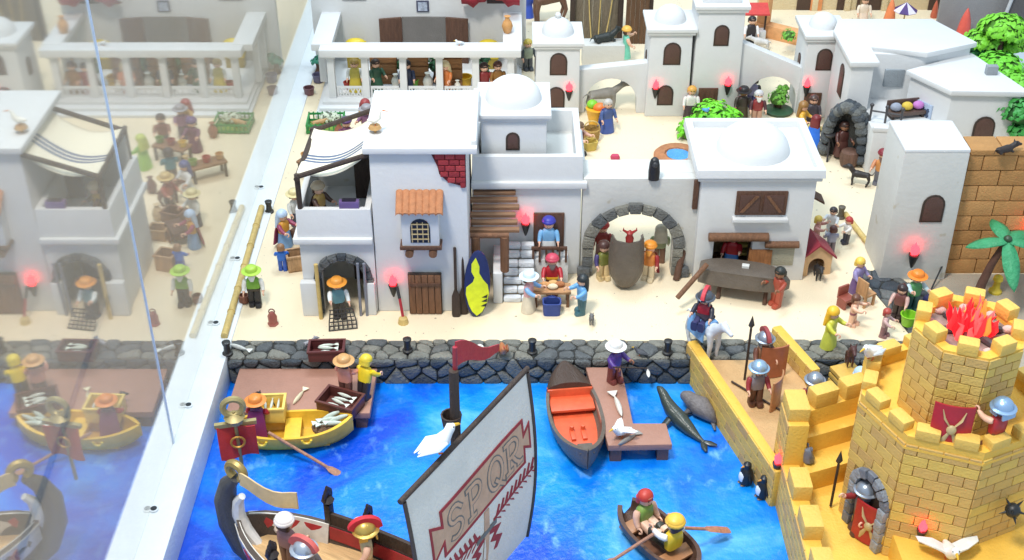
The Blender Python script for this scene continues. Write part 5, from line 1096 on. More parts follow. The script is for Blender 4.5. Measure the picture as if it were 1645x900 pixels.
for s in (-1, 1): MB().tube([(s * .3, 0, 2.1), (s * .9, 0, 2.5), (s * .9, 0, 2.9)], [.2, .14, .03], 6).build('horn', plastic((150, 40, 34)), t)
fig((21.35, 154.85), 0, 180, 'figure in pale headcloth behind the orange banded carrier', (150, 160, 120), (120, 90, 70), ('scarf', (196, 190, 170)), None, SK)
pole((*(23.36, 149.94), 0), (*(25.92, 155.18), 10.2), .5, 'thick brown plank leaning on the arch wall', BROWN, 'plank', 'plank')
# mounted knight
hq = (25.05, 133.69); hs = animal('horse', hq, 0, -62, 'pale grey horse stepping from the sand to the ramp', 'horse', 5.0, 5.6, (206, 212, 220), 1.15, 52, .75, 'up', 'down', 1.0, False, 1.2)
t = thing('horse_blanket', 'blue and white saddle blanket on the pale horse', 'blanket', hq, 0, -62); MB().loft([[(x, s_ * 1.35, 2.4), (x, s_ * 1.4, 3.6), (x, s_ * .9, 5.05), (x, 0, 5.3), (x, -s_ * .9, 5.05), (x, -s_ * 1.4, 3.6), (x, -s_ * 1.35, 2.4), (x, -s_ * 1.2, 2.4), (x, -s_ * 1.2, 3.6), (x, 0, 5.0), (x, s_ * 1.2, 3.6), (x, s_ * 1.2, 2.4)] for x, s_ in ((-1.9, 1), (1.6, 1))]).build('cloth', plastic((120, 170, 220), .6), t)
MB().box(-1.2, 1.0, -.9, .9, 5.2, 5.6).build('saddle', plastic((50, 46, 60)), t, .15)
fig((hq[0] - .2, hq[1] + .4), 4.2, -25, 'knight in red and black with red crested helmet on the pale horse', (170, 44, 60), (60, 60, 100), ('helmet', (96, 102, 112)), (46, 46, 60), SK, 40, 60, sit=1, crest=(200, 60, 70), cape=(40, 44, 60))
q2 = (24.15, 142.24); pole((q2[0] - 1.6, q2[1], 2.2), (q2[0] + 2.6, q2[1] + 3.5, 5.4), .35, 'brown lance shaft carried across behind the knight', BROWN2, 'lance', 'lance')
# upturned boat on trestles
q = (32.22, 145.25); t = thing('upturned_boat', 'dark taupe boat turned keel up on trestles', 'boat', (q[0], q[1] + 1.0), 0, -14)
o = hull_mesh(12.5, 4.8, 2.2, 3.0, .3, .3, 20, 0, .2, .8).build('hull', BOATW, t, ang=50); o.rotation_euler = (R(180), 0, 0); o.location = (0, 0, 4.6)
for x in (-3.2, 3.2): MB().tube([(x, -1.8, 0), (x, 0, 2.8)], .3, 8).tube([(x, 1.8, 0), (x, 0, 2.8)], .3, 8).tube([(x, -1.9, 2.6), (x, 1.9, 2.6)], .3, 8).build('trestle', BROWN, t)
MB().box(-.5, .5, -.35, .35, 4.5, 5.0).build('keel_block', plastic((220, 220, 216)), t, .08)
fig((36.47, 143.74), 0, -50, 'boat builder with dark hair in rust shirt at upturned boat', (164, 74, 54), (178, 84, 62), ('hair', (44, 46, 42)), None, SKD, 60, 70)
t = thing('work_board', 'tan board standing behind the upturned boat', 'board', (34.88, 149.94), 0, -5); MB().box(-1.6, 1.6, -.3, .3, 0, 5.2).build('panel', wood((170, 112, 66)), t, .08)
pole((*(33.74, 152.86), 0), (*(34.02, 153.52), 6), .2, 'dark stick upright at the domed house doorway', DARKW, 'stick', 'stick')
fig((31.4, 152.6), .25, -15, 'shopkeeper in red robe and blue skirt inside the domed house doorway', (176, 40, 50), (60, 110, 190), ('hair', (110, 60, 50)), None, SK, 70, 30, robe=(64, 124, 200))
t = thing('shelf_rack', 'yellow and brown striped shelf inside the domed house', 'shelf', (33.0, 155), .25)
for k in range(4): MB().box(-1.3, 1.3, -.6, .6, 1 + k * 1.4, 1.5 + k * 1.4).build('shelf', plastic((206, 190, 110)), t, .05)
MB().box(-1.5, -1.2, -.6, .6, 0, 6.4).box(1.2, 1.5, -.6, .6, 0, 6.4).build('side', BROWN, t)
# dog house and children
q = (43.12, 151.23); t = thing('dog_house', 'toy dog house with dark red roof and arched door', 'dog house', (q[0], q[1] + 1.8), 0, 8)
MB().prism(holed(-2.2, 2.2, (3.2, 3.2), 0, 1.2, 1.7, 8)[:-2] + [(2.2, 3.2), (0, 5.0), (-2.2, 3.2)], -1.9, -1.5).build('front', plastic((214, 176, 130)), t)
MB().box(-2.2, -1.9, -1.5, 2, 0, 3.2).box(1.9, 2.2, -1.5, 2, 0, 3.2).box(-1.9, 1.9, 1.7, 2, 0, 3.2).build('walls', plastic((214, 176, 130)), t)
for s in (-1, 1): MB().loft([[(s * 2.75, y, 2.7) for y in (-2.3, 2.3)] + [(s * 2.75, y, 3.05) for y in (2.3, -2.3)], [(0, y, 5.0 + (.0 if s > 0 else .002)) for y in (-2.3, 2.3)] + [(0, y, 5.4) for y in (2.3, -2.3)]]).build('roof_panel', plastic((146, 48, 62)), t, .08)
animal('dog', (q[0] + .4, q[1] - .8), 0, -90, 'black puppy coming out of the dog house', 'dog', 1.6, 2.2, (44, 42, 44), .5, 60, .5, 'flop', 'up')
KG = 'children playing beside the domed house'
fig((45.06, 159.63), 0, 60, 'blond child in pink reaching up beside the domed house', (206, 150, 140), (190, 130, 120), ('hair', (230, 196, 90)), None, SK, 100, 80, sc=.78, group=KG)
fig((47.87, 162.45), 0, -30, 'dark haired child in white beside the far bollard', (222, 224, 226), (210, 214, 220), ('hair', (60, 52, 54)), None, SK, 50, 70, sc=.75, group=KG)
fig((49.67, 159.97), 0, -70, 'red haired child in white shirt near the bamboo pole', (226, 222, 216), (60, 60, 70), ('hair', (178, 60, 56)), None, SK, 60, 60, sc=.72, group=KG)
fig((46.85, 157.55), 0, 180, 'brown haired child in grey seen from behind', (160, 164, 186), (120, 110, 120), ('hair', (96, 60, 54)), None, SK, 30, 30, sc=.72, group=KG)
bollard((50.49, 167.19), 0, 'grey brown bollard at the far end of the plaza bamboo pole', (92, 84, 72)); bollard((54.11, 152.04), .1, 'dark bollard at the foot of the square tower', (50, 48, 48))
pole((*(51.24, 167.57), .5), (*(53.86, 152.86), .5), .42, 'bamboo pole lying from bollard to bollard beside the square tower', BAMBOO, 'bamboo_pole', 'bamboo')
fig((48.25, 147.11), 0, 40, 'blond woman in lilac dress sitting by the wooden chair', (150, 140, 186), (90, 60, 100), ('hair', (232, 196, 84)), None, SK, 30, 30, robe=(110, 84, 130), sc=.9)
t = thing('wooden_chair', 'light wooden chair on the sand beside the lilac woman', 'chair', (48.77, 144.04), 0, 120); WB = wood((196, 150, 104))
MB().box(-1, 1, -1, 1, 1.7, 2.0).build('seat', WB, t, .06); MB().box(-1, 1, .75, 1.0, 2.0, 4.2).build('backrest', WB, t, .06)
for sx in (-1, 1):
    for sy in (-1, 1): MB().box(sx * .8 - .15, sx * .8 + .15, sy * .8 - .15, sy * .8 + .15, 0, 1.75).build('leg', WB, t)
t = thing('small_chair', 'small red brown stool before the lilac woman', 'stool', (45.96, 143.43), 0, 30); MB().box(-.9, .9, -.9, .9, 1.2, 1.6).build('seat', plastic((150, 80, 66)), t, .08); MB().box(-.9, .9, .6, .9, 1.6, 3.0).build('backrest', plastic((150, 80, 66)), t, .08)
for sx in (-1, 1): MB().box(sx * .7 - .15, sx * .7 + .15, -.8, .8, 0, 1.25).build('leg', plastic((150, 80, 66)), t)
fig((45.92, 139.02), 0, 60, 'bare child with brown hair stretching out both arms', SK, SK, ('hair', (110, 70, 52)), SK, SK, 80, 70, sc=.8, belt=(150, 90, 100))
fig((41.73, 134.24), 0, 50, 'woman in yellow headscarf and lime dress kneeling at the quay edge', (206, 206, 70), (120, 150, 50), ('scarf', (238, 186, 50)), None, SK, 60, 45, robe=(196, 204, 84))
fig((49.51, 136.46), 0, 60, 'red haired child in pale pink at the end of the sand', (206, 170, 166), (150, 110, 110), ('hair', (176, 74, 64)), None, SK, 50, 50, sc=.72)
fig((52.35, 140.47), .3, -30, 'figure with long dark hair in brown vest beside the green bucket', (120, 74, 70), (60, 46, 44), ('long', (54, 40, 40)), (200, 160, 150), SK, 40, 40, sc=.85)
barrel_lathe('bucket', [(.8, 0), (1.1, 1.6), (1.2, 1.65), (1.0, 1.65), (.75, .3), (.02, .3)], plastic((140, 200, 50)), (53.34, 138.73), .3, 'lime green bucket on the dark stone pavement', 'bucket')
fig((54.68, 142.24), .3, 10, 'seller in green tunic with orange straw hat by the tower', (84, 150, 92), (50, 84, 80), ('hat', (232, 132, 44)), (190, 214, 222), SK, 75, 75)
t = thing('crate_stack', 'yellow slatted crate at the quay foot behind the castle', 'crate', (43.42, 129.36), -4.05, 20)
for k in range(4): MB().box(-1.7, 1.7, -1.7, 1.7, .2 + k * .95, .8 + k * .95).build('slat', plastic((214, 172, 84)), t, .06)
MB().box(-1.5, 1.5, -1.5, 1.5, 0, 3.6).build('core', plastic((70, 54, 40)), t)
animal('toy_monkey', (43.65, 130.40), -.2, -90, 'dark brown monkey sitting on the yellow slatted crate', 'monkey', 1.0, 2.6, (78, 44, 40), .55, 80, .6, 'up', 'down', 1.0)
# palm
q = (64.57, 144.95); t = thing('palm_tree', 'toy palm tree with four broad green leaves before the brick wall', 'palm tree', q, 0)
MB().tube([(0, 0, 0), (.3, .1, 2.8), (1.0, .2, 5.8), (2.0, .3, 8.6), (2.4, .3, 9.6)], [.75, .62, .52, .45, .4], 10).build('trunk', mottled('palm_trunk', (96, 66, 54), 1.5, .2), t)
PL = mottled('palm_leaf', (58, 150, 100), .6, .2, .45, .3, 2, .08)
for a, up in ((178, .6), (0, .4), (95, 1.2), (272, -1.0), (40, .8)):
    rows = []
    for k in range(9):
        u = k / 8; L_ = 5.4 * u; w = 1.15 * math.sin(math.pi * min(u * .92 + .08, 1)) ** .7 + .03; z = 9.7 + up * 2.2 * u - 2.6 * u * u
        ca, sa = math.cos(R(a)), math.sin(R(a)); rows.append([(2.4 + ca * L_ - sa * v_ * w, .3 + sa * L_ + ca * v_ * w, z - .45 * abs(v_) * w) for v_ in (-1, -.5, 0, .5, 1)] + [(2.4 + ca * L_ - sa * v_ * w, .3 + sa * L_ + ca * v_ * w, z - .45 * abs(v_) * w - .14) for v_ in (1, .5, 0, -.5, -1)])
    MB().loft(rows).build('leaf', PL, t, ang=70)
MB().ell((2.4, .3, 9.8), (.6, .6, .5), 10, 6).build('crown_heart', plastic((50, 70, 50)), t)
barrel_lathe('yellow_pawn', [(.9, 0), (.9, .3), (.55, .7), (.45, 1.7), (.7, 2.1), (.6, 2.6), (.2, 2.9), (.02, 2.92)], plastic((206, 180, 50)), (67.75, 146.79), .06, 'small yellow pawn shaped jar near the palm', 'jar')
pole((*(58.84, 147.11), .2), (*(61.85, 151.55), 3.2), .12, 'thin black wire looping up the square tower side', plastic(BLACK), 'wire', 'wire')
t = thing('blue_sack', 'dark blue sack on the stone pavement beside the green seller', 'sack', (58.00, 143.43), .3); MB().ell((0, 0, .7), (1.5, 1.1, .9), 12, 7).build('bag', plastic((60, 58, 104), .7), t); MB().tube([(0, 0, 1.4), (.3, 0, 2.0)], [.35, .2], 8).build('neck', plastic((60, 58, 104), .7), t)

# ================================================================ TOWN BEHIND
def leafy(name, label, pos, z, lobes, rgb, cat='bush', trunk=None, seed=1, leaf=.55, dens=70, parts=None):
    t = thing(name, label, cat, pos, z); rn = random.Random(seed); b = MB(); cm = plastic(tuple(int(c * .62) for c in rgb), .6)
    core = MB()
    for (x, y, zz, r, h) in lobes:
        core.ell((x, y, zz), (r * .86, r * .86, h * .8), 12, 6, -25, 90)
        for k in range(int(dens * r * r / 6) + 20):
            a, e = rn.uniform(0, 6.283), math.asin(rn.uniform(-.25, 1)); q = rn.uniform(.86, 1.08)
            d = Vector((math.cos(a) * math.cos(e) * r, math.sin(a) * math.cos(e) * r, math.sin(e) * h)) * q; c_ = Vector((x, y, zz)) + d
            nrm = Vector((d.x / r, d.y / r, d.z / h + .35)).normalized(); u = nrm.cross(Vector((rn.uniform(-1, 1), rn.uniform(-1, 1), rn.uniform(-.3, 1)))).normalized(); v = nrm.cross(u); s = leaf * rn.uniform(.7, 1.3)
            b.add([tuple(c_ - u * s), tuple(c_ + v * s * .55 + nrm * s * .12), tuple(c_ + u * s + nrm * -s * .2), tuple(c_ - v * s * .55 + nrm * s * .12), tuple(c_ + nrm * s * .3)], [(0, 1, 4), (1, 2, 4), (2, 3, 4), (3, 0, 4)])
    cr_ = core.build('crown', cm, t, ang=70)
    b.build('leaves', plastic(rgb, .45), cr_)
    if trunk:
        tr = MB().tube([(0, 0, 0), (.2, .1, trunk * .5), (0, 0, trunk)], [.8, .55, .45], 9)
        for (x, y, zz, r, h) in lobes: tr.tube([(0.1, 0, trunk * .5), (x * .6, y * .6, zz - h * .5), (x, y, zz)], [.4, .3, .2], 6)
        tr.build('trunk', BROWN, t)
    return t
# temple contents
def cabinet(pos, label):
    t = thing('cabinet', label, 'cabinet', pos, 1.8); 
    for k in range(3): MB().box(-2.4, 2.4, -.9, .9, k * 2.0, k * 2.0 + 1.85).build('drawer', wood((160, 112, 68), (.2, 1, 1)), t, .1)
    MB().box(-2.6, 2.6, -1.0, 1.0, 6.0, 6.4).build('top', wood((150, 104, 62), (.2, 1, 1)), t, .08)
cabinet((-23.26, 212.43), 'brown drawer cabinet behind the second temple bay'); cabinet((-17.50, 211.36), 'brown drawer cabinet behind the middle temple bay'); cabinet((-11.34, 210.30), 'brown drawer cabinet behind the fourth temple bay')
for q, lb in (((-21.05, 210.30), 'white vase in the second temple bay'), ((-15.15, 209.78), 'white vase in the middle temple bay'), ((-27.59, 210.30), 'white vase in the first temple bay'), ((-9.82, 208.73), 'white vase in the fourth temple bay')): barrel_lathe('vase', VASE, plastic((232, 230, 216)), q, 1.8, lb, 'vase', .62 + (.3 if 'middle' in lb else .15 if 'second' in lb else 0))
barrel_lathe('jar', POT, plastic((222, 176, 40)), (-8.54, 210.83), 1.8, 'yellow jar in the fourth temple bay', 'jar', 1.2)
for k, (q, lb) in enumerate((((-19.88, 212.96), 'dark green plant behind the second temple column'), ((-13.93, 212.43), 'dark green plant behind the third temple column'), ((-5.26, 210.83), 'dark green plant in the last temple bay'))): leafy('potted_plant', lb, q, 1.8, [(0, 0, 3.2, 1.3, 1.6), (.3, .2, 5.0, 1.0, 1.2)], (56, 110, 70), 'plant', 3, 10 + k, .5, 60)
for q, lb in (((-28.99, 219.57), 'yellow chest in the temple near the glass'), ((-4.37, 219.01), 'yellow chest in the temple near the gate tower')):
    t = thing('chest', lb, 'chest', q, 1.8); MB().box(-1.9, 1.9, -1.1, 1.1, 2.0, 4.6).build('body', plastic((206, 180, 40)), t, .15); MB().box(-1.7, 1.7, -1, 1, 0, 2.0).build('stand', plastic((150, 130, 50)), t, .1); MB().ell((0, 0, 4.6), (1.9, 1.1, .9), 14, 5, 0, 90).build('lid', plastic((216, 190, 50)), t)
fig((-16.50, 223.57), 1.8, 0, 'figure in orange robe with tall dark red hat before the temple doors', (214, 100, 70), (150, 60, 50), ('turban', (120, 30, 34)), (226, 190, 170), SK, 30, 30, robe=(206, 110, 80))
fig((-28.11, 208.73), 1.8, 0, 'figure in yellow and white inside the first temple bay', (206, 190, 90), (190, 170, 80), ('hair', (170, 140, 70)), (220, 220, 214), SK, robe=(206, 186, 70))
for k, (px, lb, c_, hc) in enumerate(((655, 'figure in dark blue behind the second temple column', (40, 50, 76), (30, 30, 36)), (800, 'figure in brown and gold in the last temple bay', (140, 96, 40), (90, 50, 40)), (776, 'figure in dark red in the last temple bay', (130, 40, 40), (60, 40, 36)))):
    fig({655: (-18.76, 208.21), 800: (-2.52, 207.69), 776: (-4.97, 207.17)}[px], 1.8, 10 * k, lb, c_, (80, 60, 50), ('hair', hc), None, SK, robe=c_)
fig((-24.30, 208.73), 1.8, 30, 'buyer in dark green cloak at the second temple bay', (50, 90, 66), (60, 60, 50), ('hair', (60, 44, 36)), None, SK, 40, 40, robe=(50, 90, 66))
fig((-11.91, 207.69), 1.8, -20, 'buyer in orange robe at the fourth temple bay', (206, 120, 60), (150, 90, 60), ('scarf', (226, 206, 160)), None, SK, 40, 40, robe=(206, 120, 60))
barrel_lathe('basket', POT, plastic((120, 176, 60), .6), (-17.89, 210.30), 1.8, 'lime green basket in the middle temple bay', 'basket', .9)
barrel_lathe('basket', POT, plastic((176, 60, 50), .6), (-29.57, 209.78), 1.8, 'red basket in the first temple bay', 'basket', .8)
barrel_lathe('vase', VASE, plastic((206, 150, 90)), (-0.83, 212.12), 11.5, 'tan vase standing on the temple side beam', 'vase', .95)
for q, lb in (((-9.19, 206.81), 'white dove perched on the temple front beam'),): gull(q, 11.4, 200, lb, 0, (240, 240, 238), .5)
# street by the glass
leafy('potted_plant', 'teal leafed plant at the temple corner by the glass', (-36.45, 220.19), 0, [(0, 0, 2.6, 1.3, .7), (1.0, .2, 3.3, 1.0, .6)], (48, 128, 104), 'plant', 2.2, 22, .5, 60)
barrel_lathe('pot', POT, plastic((96, 92, 118)), (-35.96, 216.32), 0, 'grey violet pot by the temple side wall', 'pot', 1.0); barrel_lathe('pot', POT, plastic((110, 74, 80)), (-36.99, 210.97), 0, 'dark red pot at the foot of the temple steps', 'pot', .9)
t = thing('garden_pen', 'green fenced pen with white flowers before the temple steps', 'pen', (-32.30, 197.72), 0, 2); GF = plastic((50, 140, 70))
for (x0, x1, y0, y1) in ((-3.2, 3.2, -2.5, -2.2), (-3.2, 3.2, 2.2, 2.5), (-3.2, -2.9, -2.2, 2.2), (2.9, 3.2, -2.2, 2.2)):
    MB().box(x0, x1, y0, y1, .2, .5).box(x0, x1, y0, y1, 1.4, 1.7).build('fence_rail', GF, t)
for k in range(9):
    for y in (-2.35, 2.35): MB().box(-3.15 + k * .77, -2.95 + k * .77, y - .13, y + .13, 0, 1.9).build('fence_post', GF, t)
MB().box(-2.9, 2.9, -2.2, 2.2, 0, .15).build('turf', mottled('turf', (120, 150, 60), 1.5, .4), t)
leafy('flower_bush', 'bush with pale flowers inside the green pen', (-32.23, 198.92), .15, [(0, 0, 1.2, 1.2, 1.0), (1.2, .3, 1.0, .9, .8)], (206, 214, 190), 'bush', None, 24, .45, 70)
animal('pig', (-33.57, 197.49), .15, 20, 'tan piglet in the green pen', 'pig', 1.8, 1.4, (190, 150, 100), .5, 10, .42, 'up', 'up')
fig((-24.57, 193.74), 0, -20, 'stall keeper in mauve with grey hat behind the striped awning', (140, 100, 130), (90, 70, 90), ('hat', (150, 146, 150)), None, SK, 60, 60)
def stall(pos, rz, label, goods, cover, names=('yellow', 'dark red', 'green')):
    t = thing('market_stall', label, 'stall', pos, 0, rz)
    MB().box(-3, 3, -1.4, 1.4, 2.4, 2.8).build('counter', wood((150, 110, 76), (.2, 1, 1)), t, .06)
    for sx in (-1, 1):
        for sy in (-1, 1): MB().box(sx * 2.6 - .2, sx * 2.6 + .2, sy * 1.1 - .2, sy * 1.1 + .2, 0, 2.45).build('leg', DARKW, t)
    if cover: MB().loft([[(-3.3, -1.9, 6.6), (3.3, -1.9, 6.6), (3.3, 1.9, 7.6), (-3.3, 1.9, 7.6)], [(-3.3, -1.9, 6.8), (3.3, -1.9, 6.8), (3.3, 1.9, 7.8), (-3.3, 1.9, 7.8)]]).build('roof', plastic(cover, .7), t)
    if cover:
        for sx in (-1, 1): MB().tube([(sx * 2.7, 1.2, 2.5), (sx * 2.7, 1.2, 7.5)], .15, 6).tube([(sx * 2.7, -1.2, 2.5), (sx * 2.7, -1.2, 6.7)], .15, 6).build('roof_post', DARKW, t)
    c_, s_ = math.cos(R(rz)), math.sin(R(rz))
    for k, g in enumerate(goods):
        dx = -2.2 + k * 4.4 / max(1, len(goods) - 1); barrel_lathe('basket', POT, plastic(g, .6), (pos[0] + dx * c_, pos[1] + dx * s_), 2.82, '%s basket on the %s' % (names[k], label), 'basket', .62)
def goods_label(): pass
stall((-24.5, 186), 20, 'dark market stall behind the awning house', [(206, 170, 60), (150, 60, 50), (110, 140, 60)], None)
stall((-31.5, 180), -30, 'low market stall beside the glass', [(200, 150, 90), (176, 60, 60), (120, 150, 60)], None, ('tan', 'brick red', 'olive'))
fig((-27.5, 189), 0, 10, 'trader in plum robe behind the dark market stall', (110, 60, 90), (80, 60, 70), ('turban', (90, 60, 110)), None, SK, 50, 50, robe=(110, 60, 90))
fig((-22.0, 190.5), 0, -10, 'trader in brown tunic at the dark market stall end', (130, 80, 60), (90, 70, 50), ('hair', (60, 40, 34)), None, SK, 50, 50)
fig((-20.5, 183), 0, 120, 'shopper in lime green cloak at the dark market stall', (140, 190, 70), (110, 150, 60), ('scarf', (190, 200, 90)), None, SK, 40, 40, robe=(150, 196, 80))
fig((-29.5, 174), 0, 40, 'figure in white robe with navy hood beside the glass', (226, 226, 224), (200, 200, 200), ('scarf', (70, 76, 130)), None, SK, 30, 30, robe=(226, 226, 224))
animal('goat', (-27.0, 171.5), 0, 150, 'brown goat with curved horns behind the awning house', 'goat', 2.6, 3.0, (120, 84, 64), .7, 55, .5, 'horn', 'up')
for (x, y, rz, lb, c_, hd) in ((-25.0, 196, 30, 'buyer in ochre robe between pen and stalls', (190, 150, 80), ('scarf', (150, 60, 60))), (-26.0, 178.5, 160, 'buyer in teal tunic at the low market stall', (60, 120, 130), ('hair', (60, 44, 40))), (-27.5, 170, -60, 'porter in rust tunic beside the goat', (170, 84, 60), ('hat', (200, 170, 110))), (-22.5, 168, 80, 'figure in violet robe behind the awning house', (110, 80, 150), ('long', (90, 60, 44))), (-23.5, 163.5, 20, 'boy in red cap behind the awning house', (214, 210, 200), ('turban', (190, 50, 50)))):
    fig((x, y), 0, rz, lb, c_, (96, 76, 64), hd, None, SK, 40, 30)
for (x, y, rgb, lb) in ((-29.5, 194, (150, 96, 70), 'brown clay vase at the dark market stall'), (-27.6, 182, (190, 160, 110), 'tan clay vase beside the low market stall'), (-23.5, 175, (120, 84, 66), 'dark clay vase near the teal tunic buyer'), (-26.5, 166.5, (206, 180, 140), 'pale clay vase near the brown goat')):
    barrel_lathe('vase', VASE, plastic(rgb), (x, y), 0, lb, 'vase', .85)
crate((-29, 166.5), 0, 20, 'brown crate near the goat behind the awning house', 3.2, 2.4, 1.8, BROWN2); crate((-27.8, 161.5), 0, 10, 'tan crate close behind the awning house', 2.8, 2.2, 1.8, wood((190, 150, 104)))
# balcony things
fig((-25.6, 145.6), 12.1, 60, 'figure in brown cloak and gold sash on the awning balcony', (196, 160, 90), (96, 70, 56), ('turban', (190, 170, 140)), (90, 66, 56), SK, 40, 40, robe=(90, 66, 56), cape=(84, 60, 52))
t = thing('purple_chest', 'small purple chest on the awning balcony parapet', 'chest', (-21.2, 142.6), 16.3, 0); MB().box(-1.3, 1.3, -.4, .5, 0, 1.0).build('body', plastic((110, 90, 140)), t, .08); MB().box(-.9, .9, -.3, .4, 1.0, 1.15).build('lid', plastic((40, 34, 50)), t)
t = thing('stork', 'white stork with tan nest post on the tall house roof', 'stork', (-17.6, 146), 25.5); MB().lathe([(.2, 0), (.2, .4), (.9, .6), (.7, 1.0)], 10).build('nest', plastic((190, 150, 96)), t)
MB().tube([(-.9, 0, 1.7), (0, 0, 1.7), (.6, 0, 2.1), (.8, 0, 2.9), (1.1, 0, 3.1)], [.15, .5, .4, .18, .16], 8).build('body', plastic((232, 228, 216)), t); MB().tube([(1.1, 0, 3.1), (1.9, 0, 2.9)], [.1, .02], 6).build('beak', plastic((214, 120, 60)), t)
for s in (-1, 1): MB().tube([(.1, s * .2, 1.5), (.1, s * .2, .7)], .07, 6).build('leg', plastic((214, 120, 60)), t)
# courtyard
q = (19.33, 151.36); t = thing('hooded_statue', 'small black hooded statue on top of the arch wall', 'statue', q, 15.6); MB().loft([rr(1.5, 1.2, 0, e=.8), rr(1.6, 1.3, 1.2, e=.8), rr(1.4, 1.2, 2.4, e=.8), rr(1.1, 1.0, 3.0, e=.8), rr(.5, .5, 3.3)]).build('body', plastic((36, 36, 38)), t, ang=60); MB().ell((0, -.45, 2.4), (.4, .3, .5), 8, 6).build('face', plastic((60, 60, 62)), t)
t = thing('pink_cushion', 'small pink red cushion on the courtyard sand', 'cushion', (17.12, 186.12), 0); MB().loft([rr(1.2, .9, 0), rr(1.6, 1.2, .4), rr(1.2, .9, .8)]).build('pad', plastic((196, 70, 100), .7), t, ang=60)
q = (27.47, 186.12); t = thing('pond', 'orange rimmed round pond with blue water in the courtyard', 'pond', q, 0)
MB().lathe([(3.9, 0), (4.0, .8), (3.6, 1.2), (2.2, 1.1), (2.1, .7)], 24).build('rim', mottled('orange_rock', (206, 140, 96), .8, .25, .8, .5, 3, .2), t, ang=50); MB().lathe([(2.3, .6), (2.3, .85)], 20, (.5, .3, 0)).build('water_disc', plastic((80, 156, 214), .15), t)
leafy('bush', 'bright lime green rounded bush behind the domed house', (34.40, 195.60), 0, [(0, 0, 2.0, 4.2, 3.9), (-3.6, -1.4, 1.2, 2.6, 2.2), (3.0, .4, 1.6, 2.8, 2.6)], (112, 206, 40), 'bush', None, 31, .7, 60)
leafy('bush', 'small green bush in a dark dish in the far arch', (47.28, 204.81), .6, [(0, 0, 1.5, 1.7, 1.9), (.6, 0, 3.0, 1.0, 1.2)], (110, 176, 66), 'bush', 1.5, 32, .55, 70)
barrel_lathe('dish', [(2.4, 0), (2.6, .5), (2.2, .6), (.02, .5)], plastic((52, 84, 60)), (47.32, 203.81), 0, 'dark green dish under the small arch bush', 'dish', 1.0)
gull((32.41, 191.58), 5.8, -60, 'blue toy bird sitting on the lime green bush', 0, (96, 170, 220), .55, wing_rgb=(70, 140, 200))
fig((31.32, 201.34), 0, 0, 'blond woman in black and white beside the lime green bush', (230, 226, 222), (60, 50, 54), ('hair', (222, 170, 80)), None, SK, robe=(70, 56, 60))
t = thing('red_sack', 'red cloth bundle between the tallest tower and the far arch', 'bundle', (38.02, 203.81), 0); MB().ell((0, 0, .9), (2.0, 1.4, 1.0), 12, 7).build('cloth', plastic((196, 70, 66), .7), t); MB().tube([(-1.2, 0, 1.4), (-1.9, 0, 2.2)], [.4, .15], 7).build('knot', plastic((196, 70, 66), .7), t)
fig((40.24, 200.85), 0, 0, 'dark robed man with black hat in the far arch', (60, 52, 46), (50, 44, 40), ('hat', (40, 36, 38)), None, SKD, robe=(74, 66, 48))
fig((42.67, 199.64), 0, 0, 'white bearded man in dark red in the far arch', (140, 50, 54), (190, 150, 130), ('hair', (200, 200, 202)), (80, 50, 56), SK, beard=(226, 226, 226))
fig((42.77, 205.82), 0, 180, 'figure in lilac shirt seen from behind in the far arch', (150, 150, 190), (80, 80, 130), ('hair', (70, 60, 60)), (60, 60, 70), SK)
fig((16.40, 196.07), 0, 20, 'pale haired person in long blue cloak in the courtyard', (70, 90, 140), (70, 80, 130), ('hair', (190, 184, 176)), None, SK, robe=(64, 90, 160), cape=(60, 86, 160))
t = thing('fruit_stand', 'yellow fruit stand with orange and green fruit by the near gate', 'stand', (14.59, 198.44), 0); MB().lathe([(1.2, 0), (1.3, 1.0), (1.8, 3.2), (1.9, 3.4)], 12).build('tub', plastic((226, 170, 50)), t); MB().ell((.6, -.4, 3.7), (1.3, 1.0, .8), 10, 6).build('orange_fruit', plastic((228, 120, 50)), t); MB().ell((-.7, .4, 3.9), (1.0, 1.0, .8), 10, 6).build('green_fruit', plastic((126, 196, 50)), t)
t = thing('wicker_baskets', 'tall tan wicker basket in the courtyard', 'basket', (13.54, 192.82), 0); MB().lathe([(1.0, 0), (1.3, .5), (1.5, 2.2), (1.3, 2.4), (1.1, .6)], 12).build('body', mottled('wicker', (196, 156, 84), 3, .35, .8, .5, 8, .2), t); MB().torus((0, 0, 2.4), 1.3, .12, 0, 180, 10, 5).build('handle', BAMBOO, t)
t = thing('wicker_basket', 'yellow square basket in front of the tall wicker basket', 'basket', (13.16, 189.65), 0, 20); MB().loft([rr(1.8, 1.6, 0, e=.4), rr(2.4, 2.0, 1.6, e=.4), rr(2.0, 1.6, 1.6, e=.4), rr(1.6, 1.4, .4, e=.4)]).build('body', plastic((206, 180, 90), .7), t, ang=50); MB().torus((0, 0, 1.5), 1.0, .12, 0, 180, 10, 5).build('handle', BAMBOO, t)
fig((11.18, 187.43), 0, 60, 'porter in dark red and black with baskets beside the stair house', (96, 50, 52), (44, 44, 48), ('hair', (110, 84, 60)), (206, 160, 140), SK, 60, 60)
animal('donkey', (15.91, 204.31), 0, 15, 'grey donkey standing behind the near gate arch', 'donkey', 4.6, 4.6, (140, 136, 128), 1.0, 40, .65, 'up', 'down', 1.0, False, 1.1)
animal('dog', (17.35, 224.75), 4.4, 20, 'black dog lying behind the near gate wall', 'dog', 3.4, 3.2, (44, 48, 46), .8, 50, .6, 'up', 'down', 1.1, True)
t = thing('stone_block', 'pale block that the black dog lies on', 'block', (17.35, 224.75), 0); MB().box(-4, 4, -1.8, 1.8, 0, 4.4).build('slab', WHITE2, t, .2)
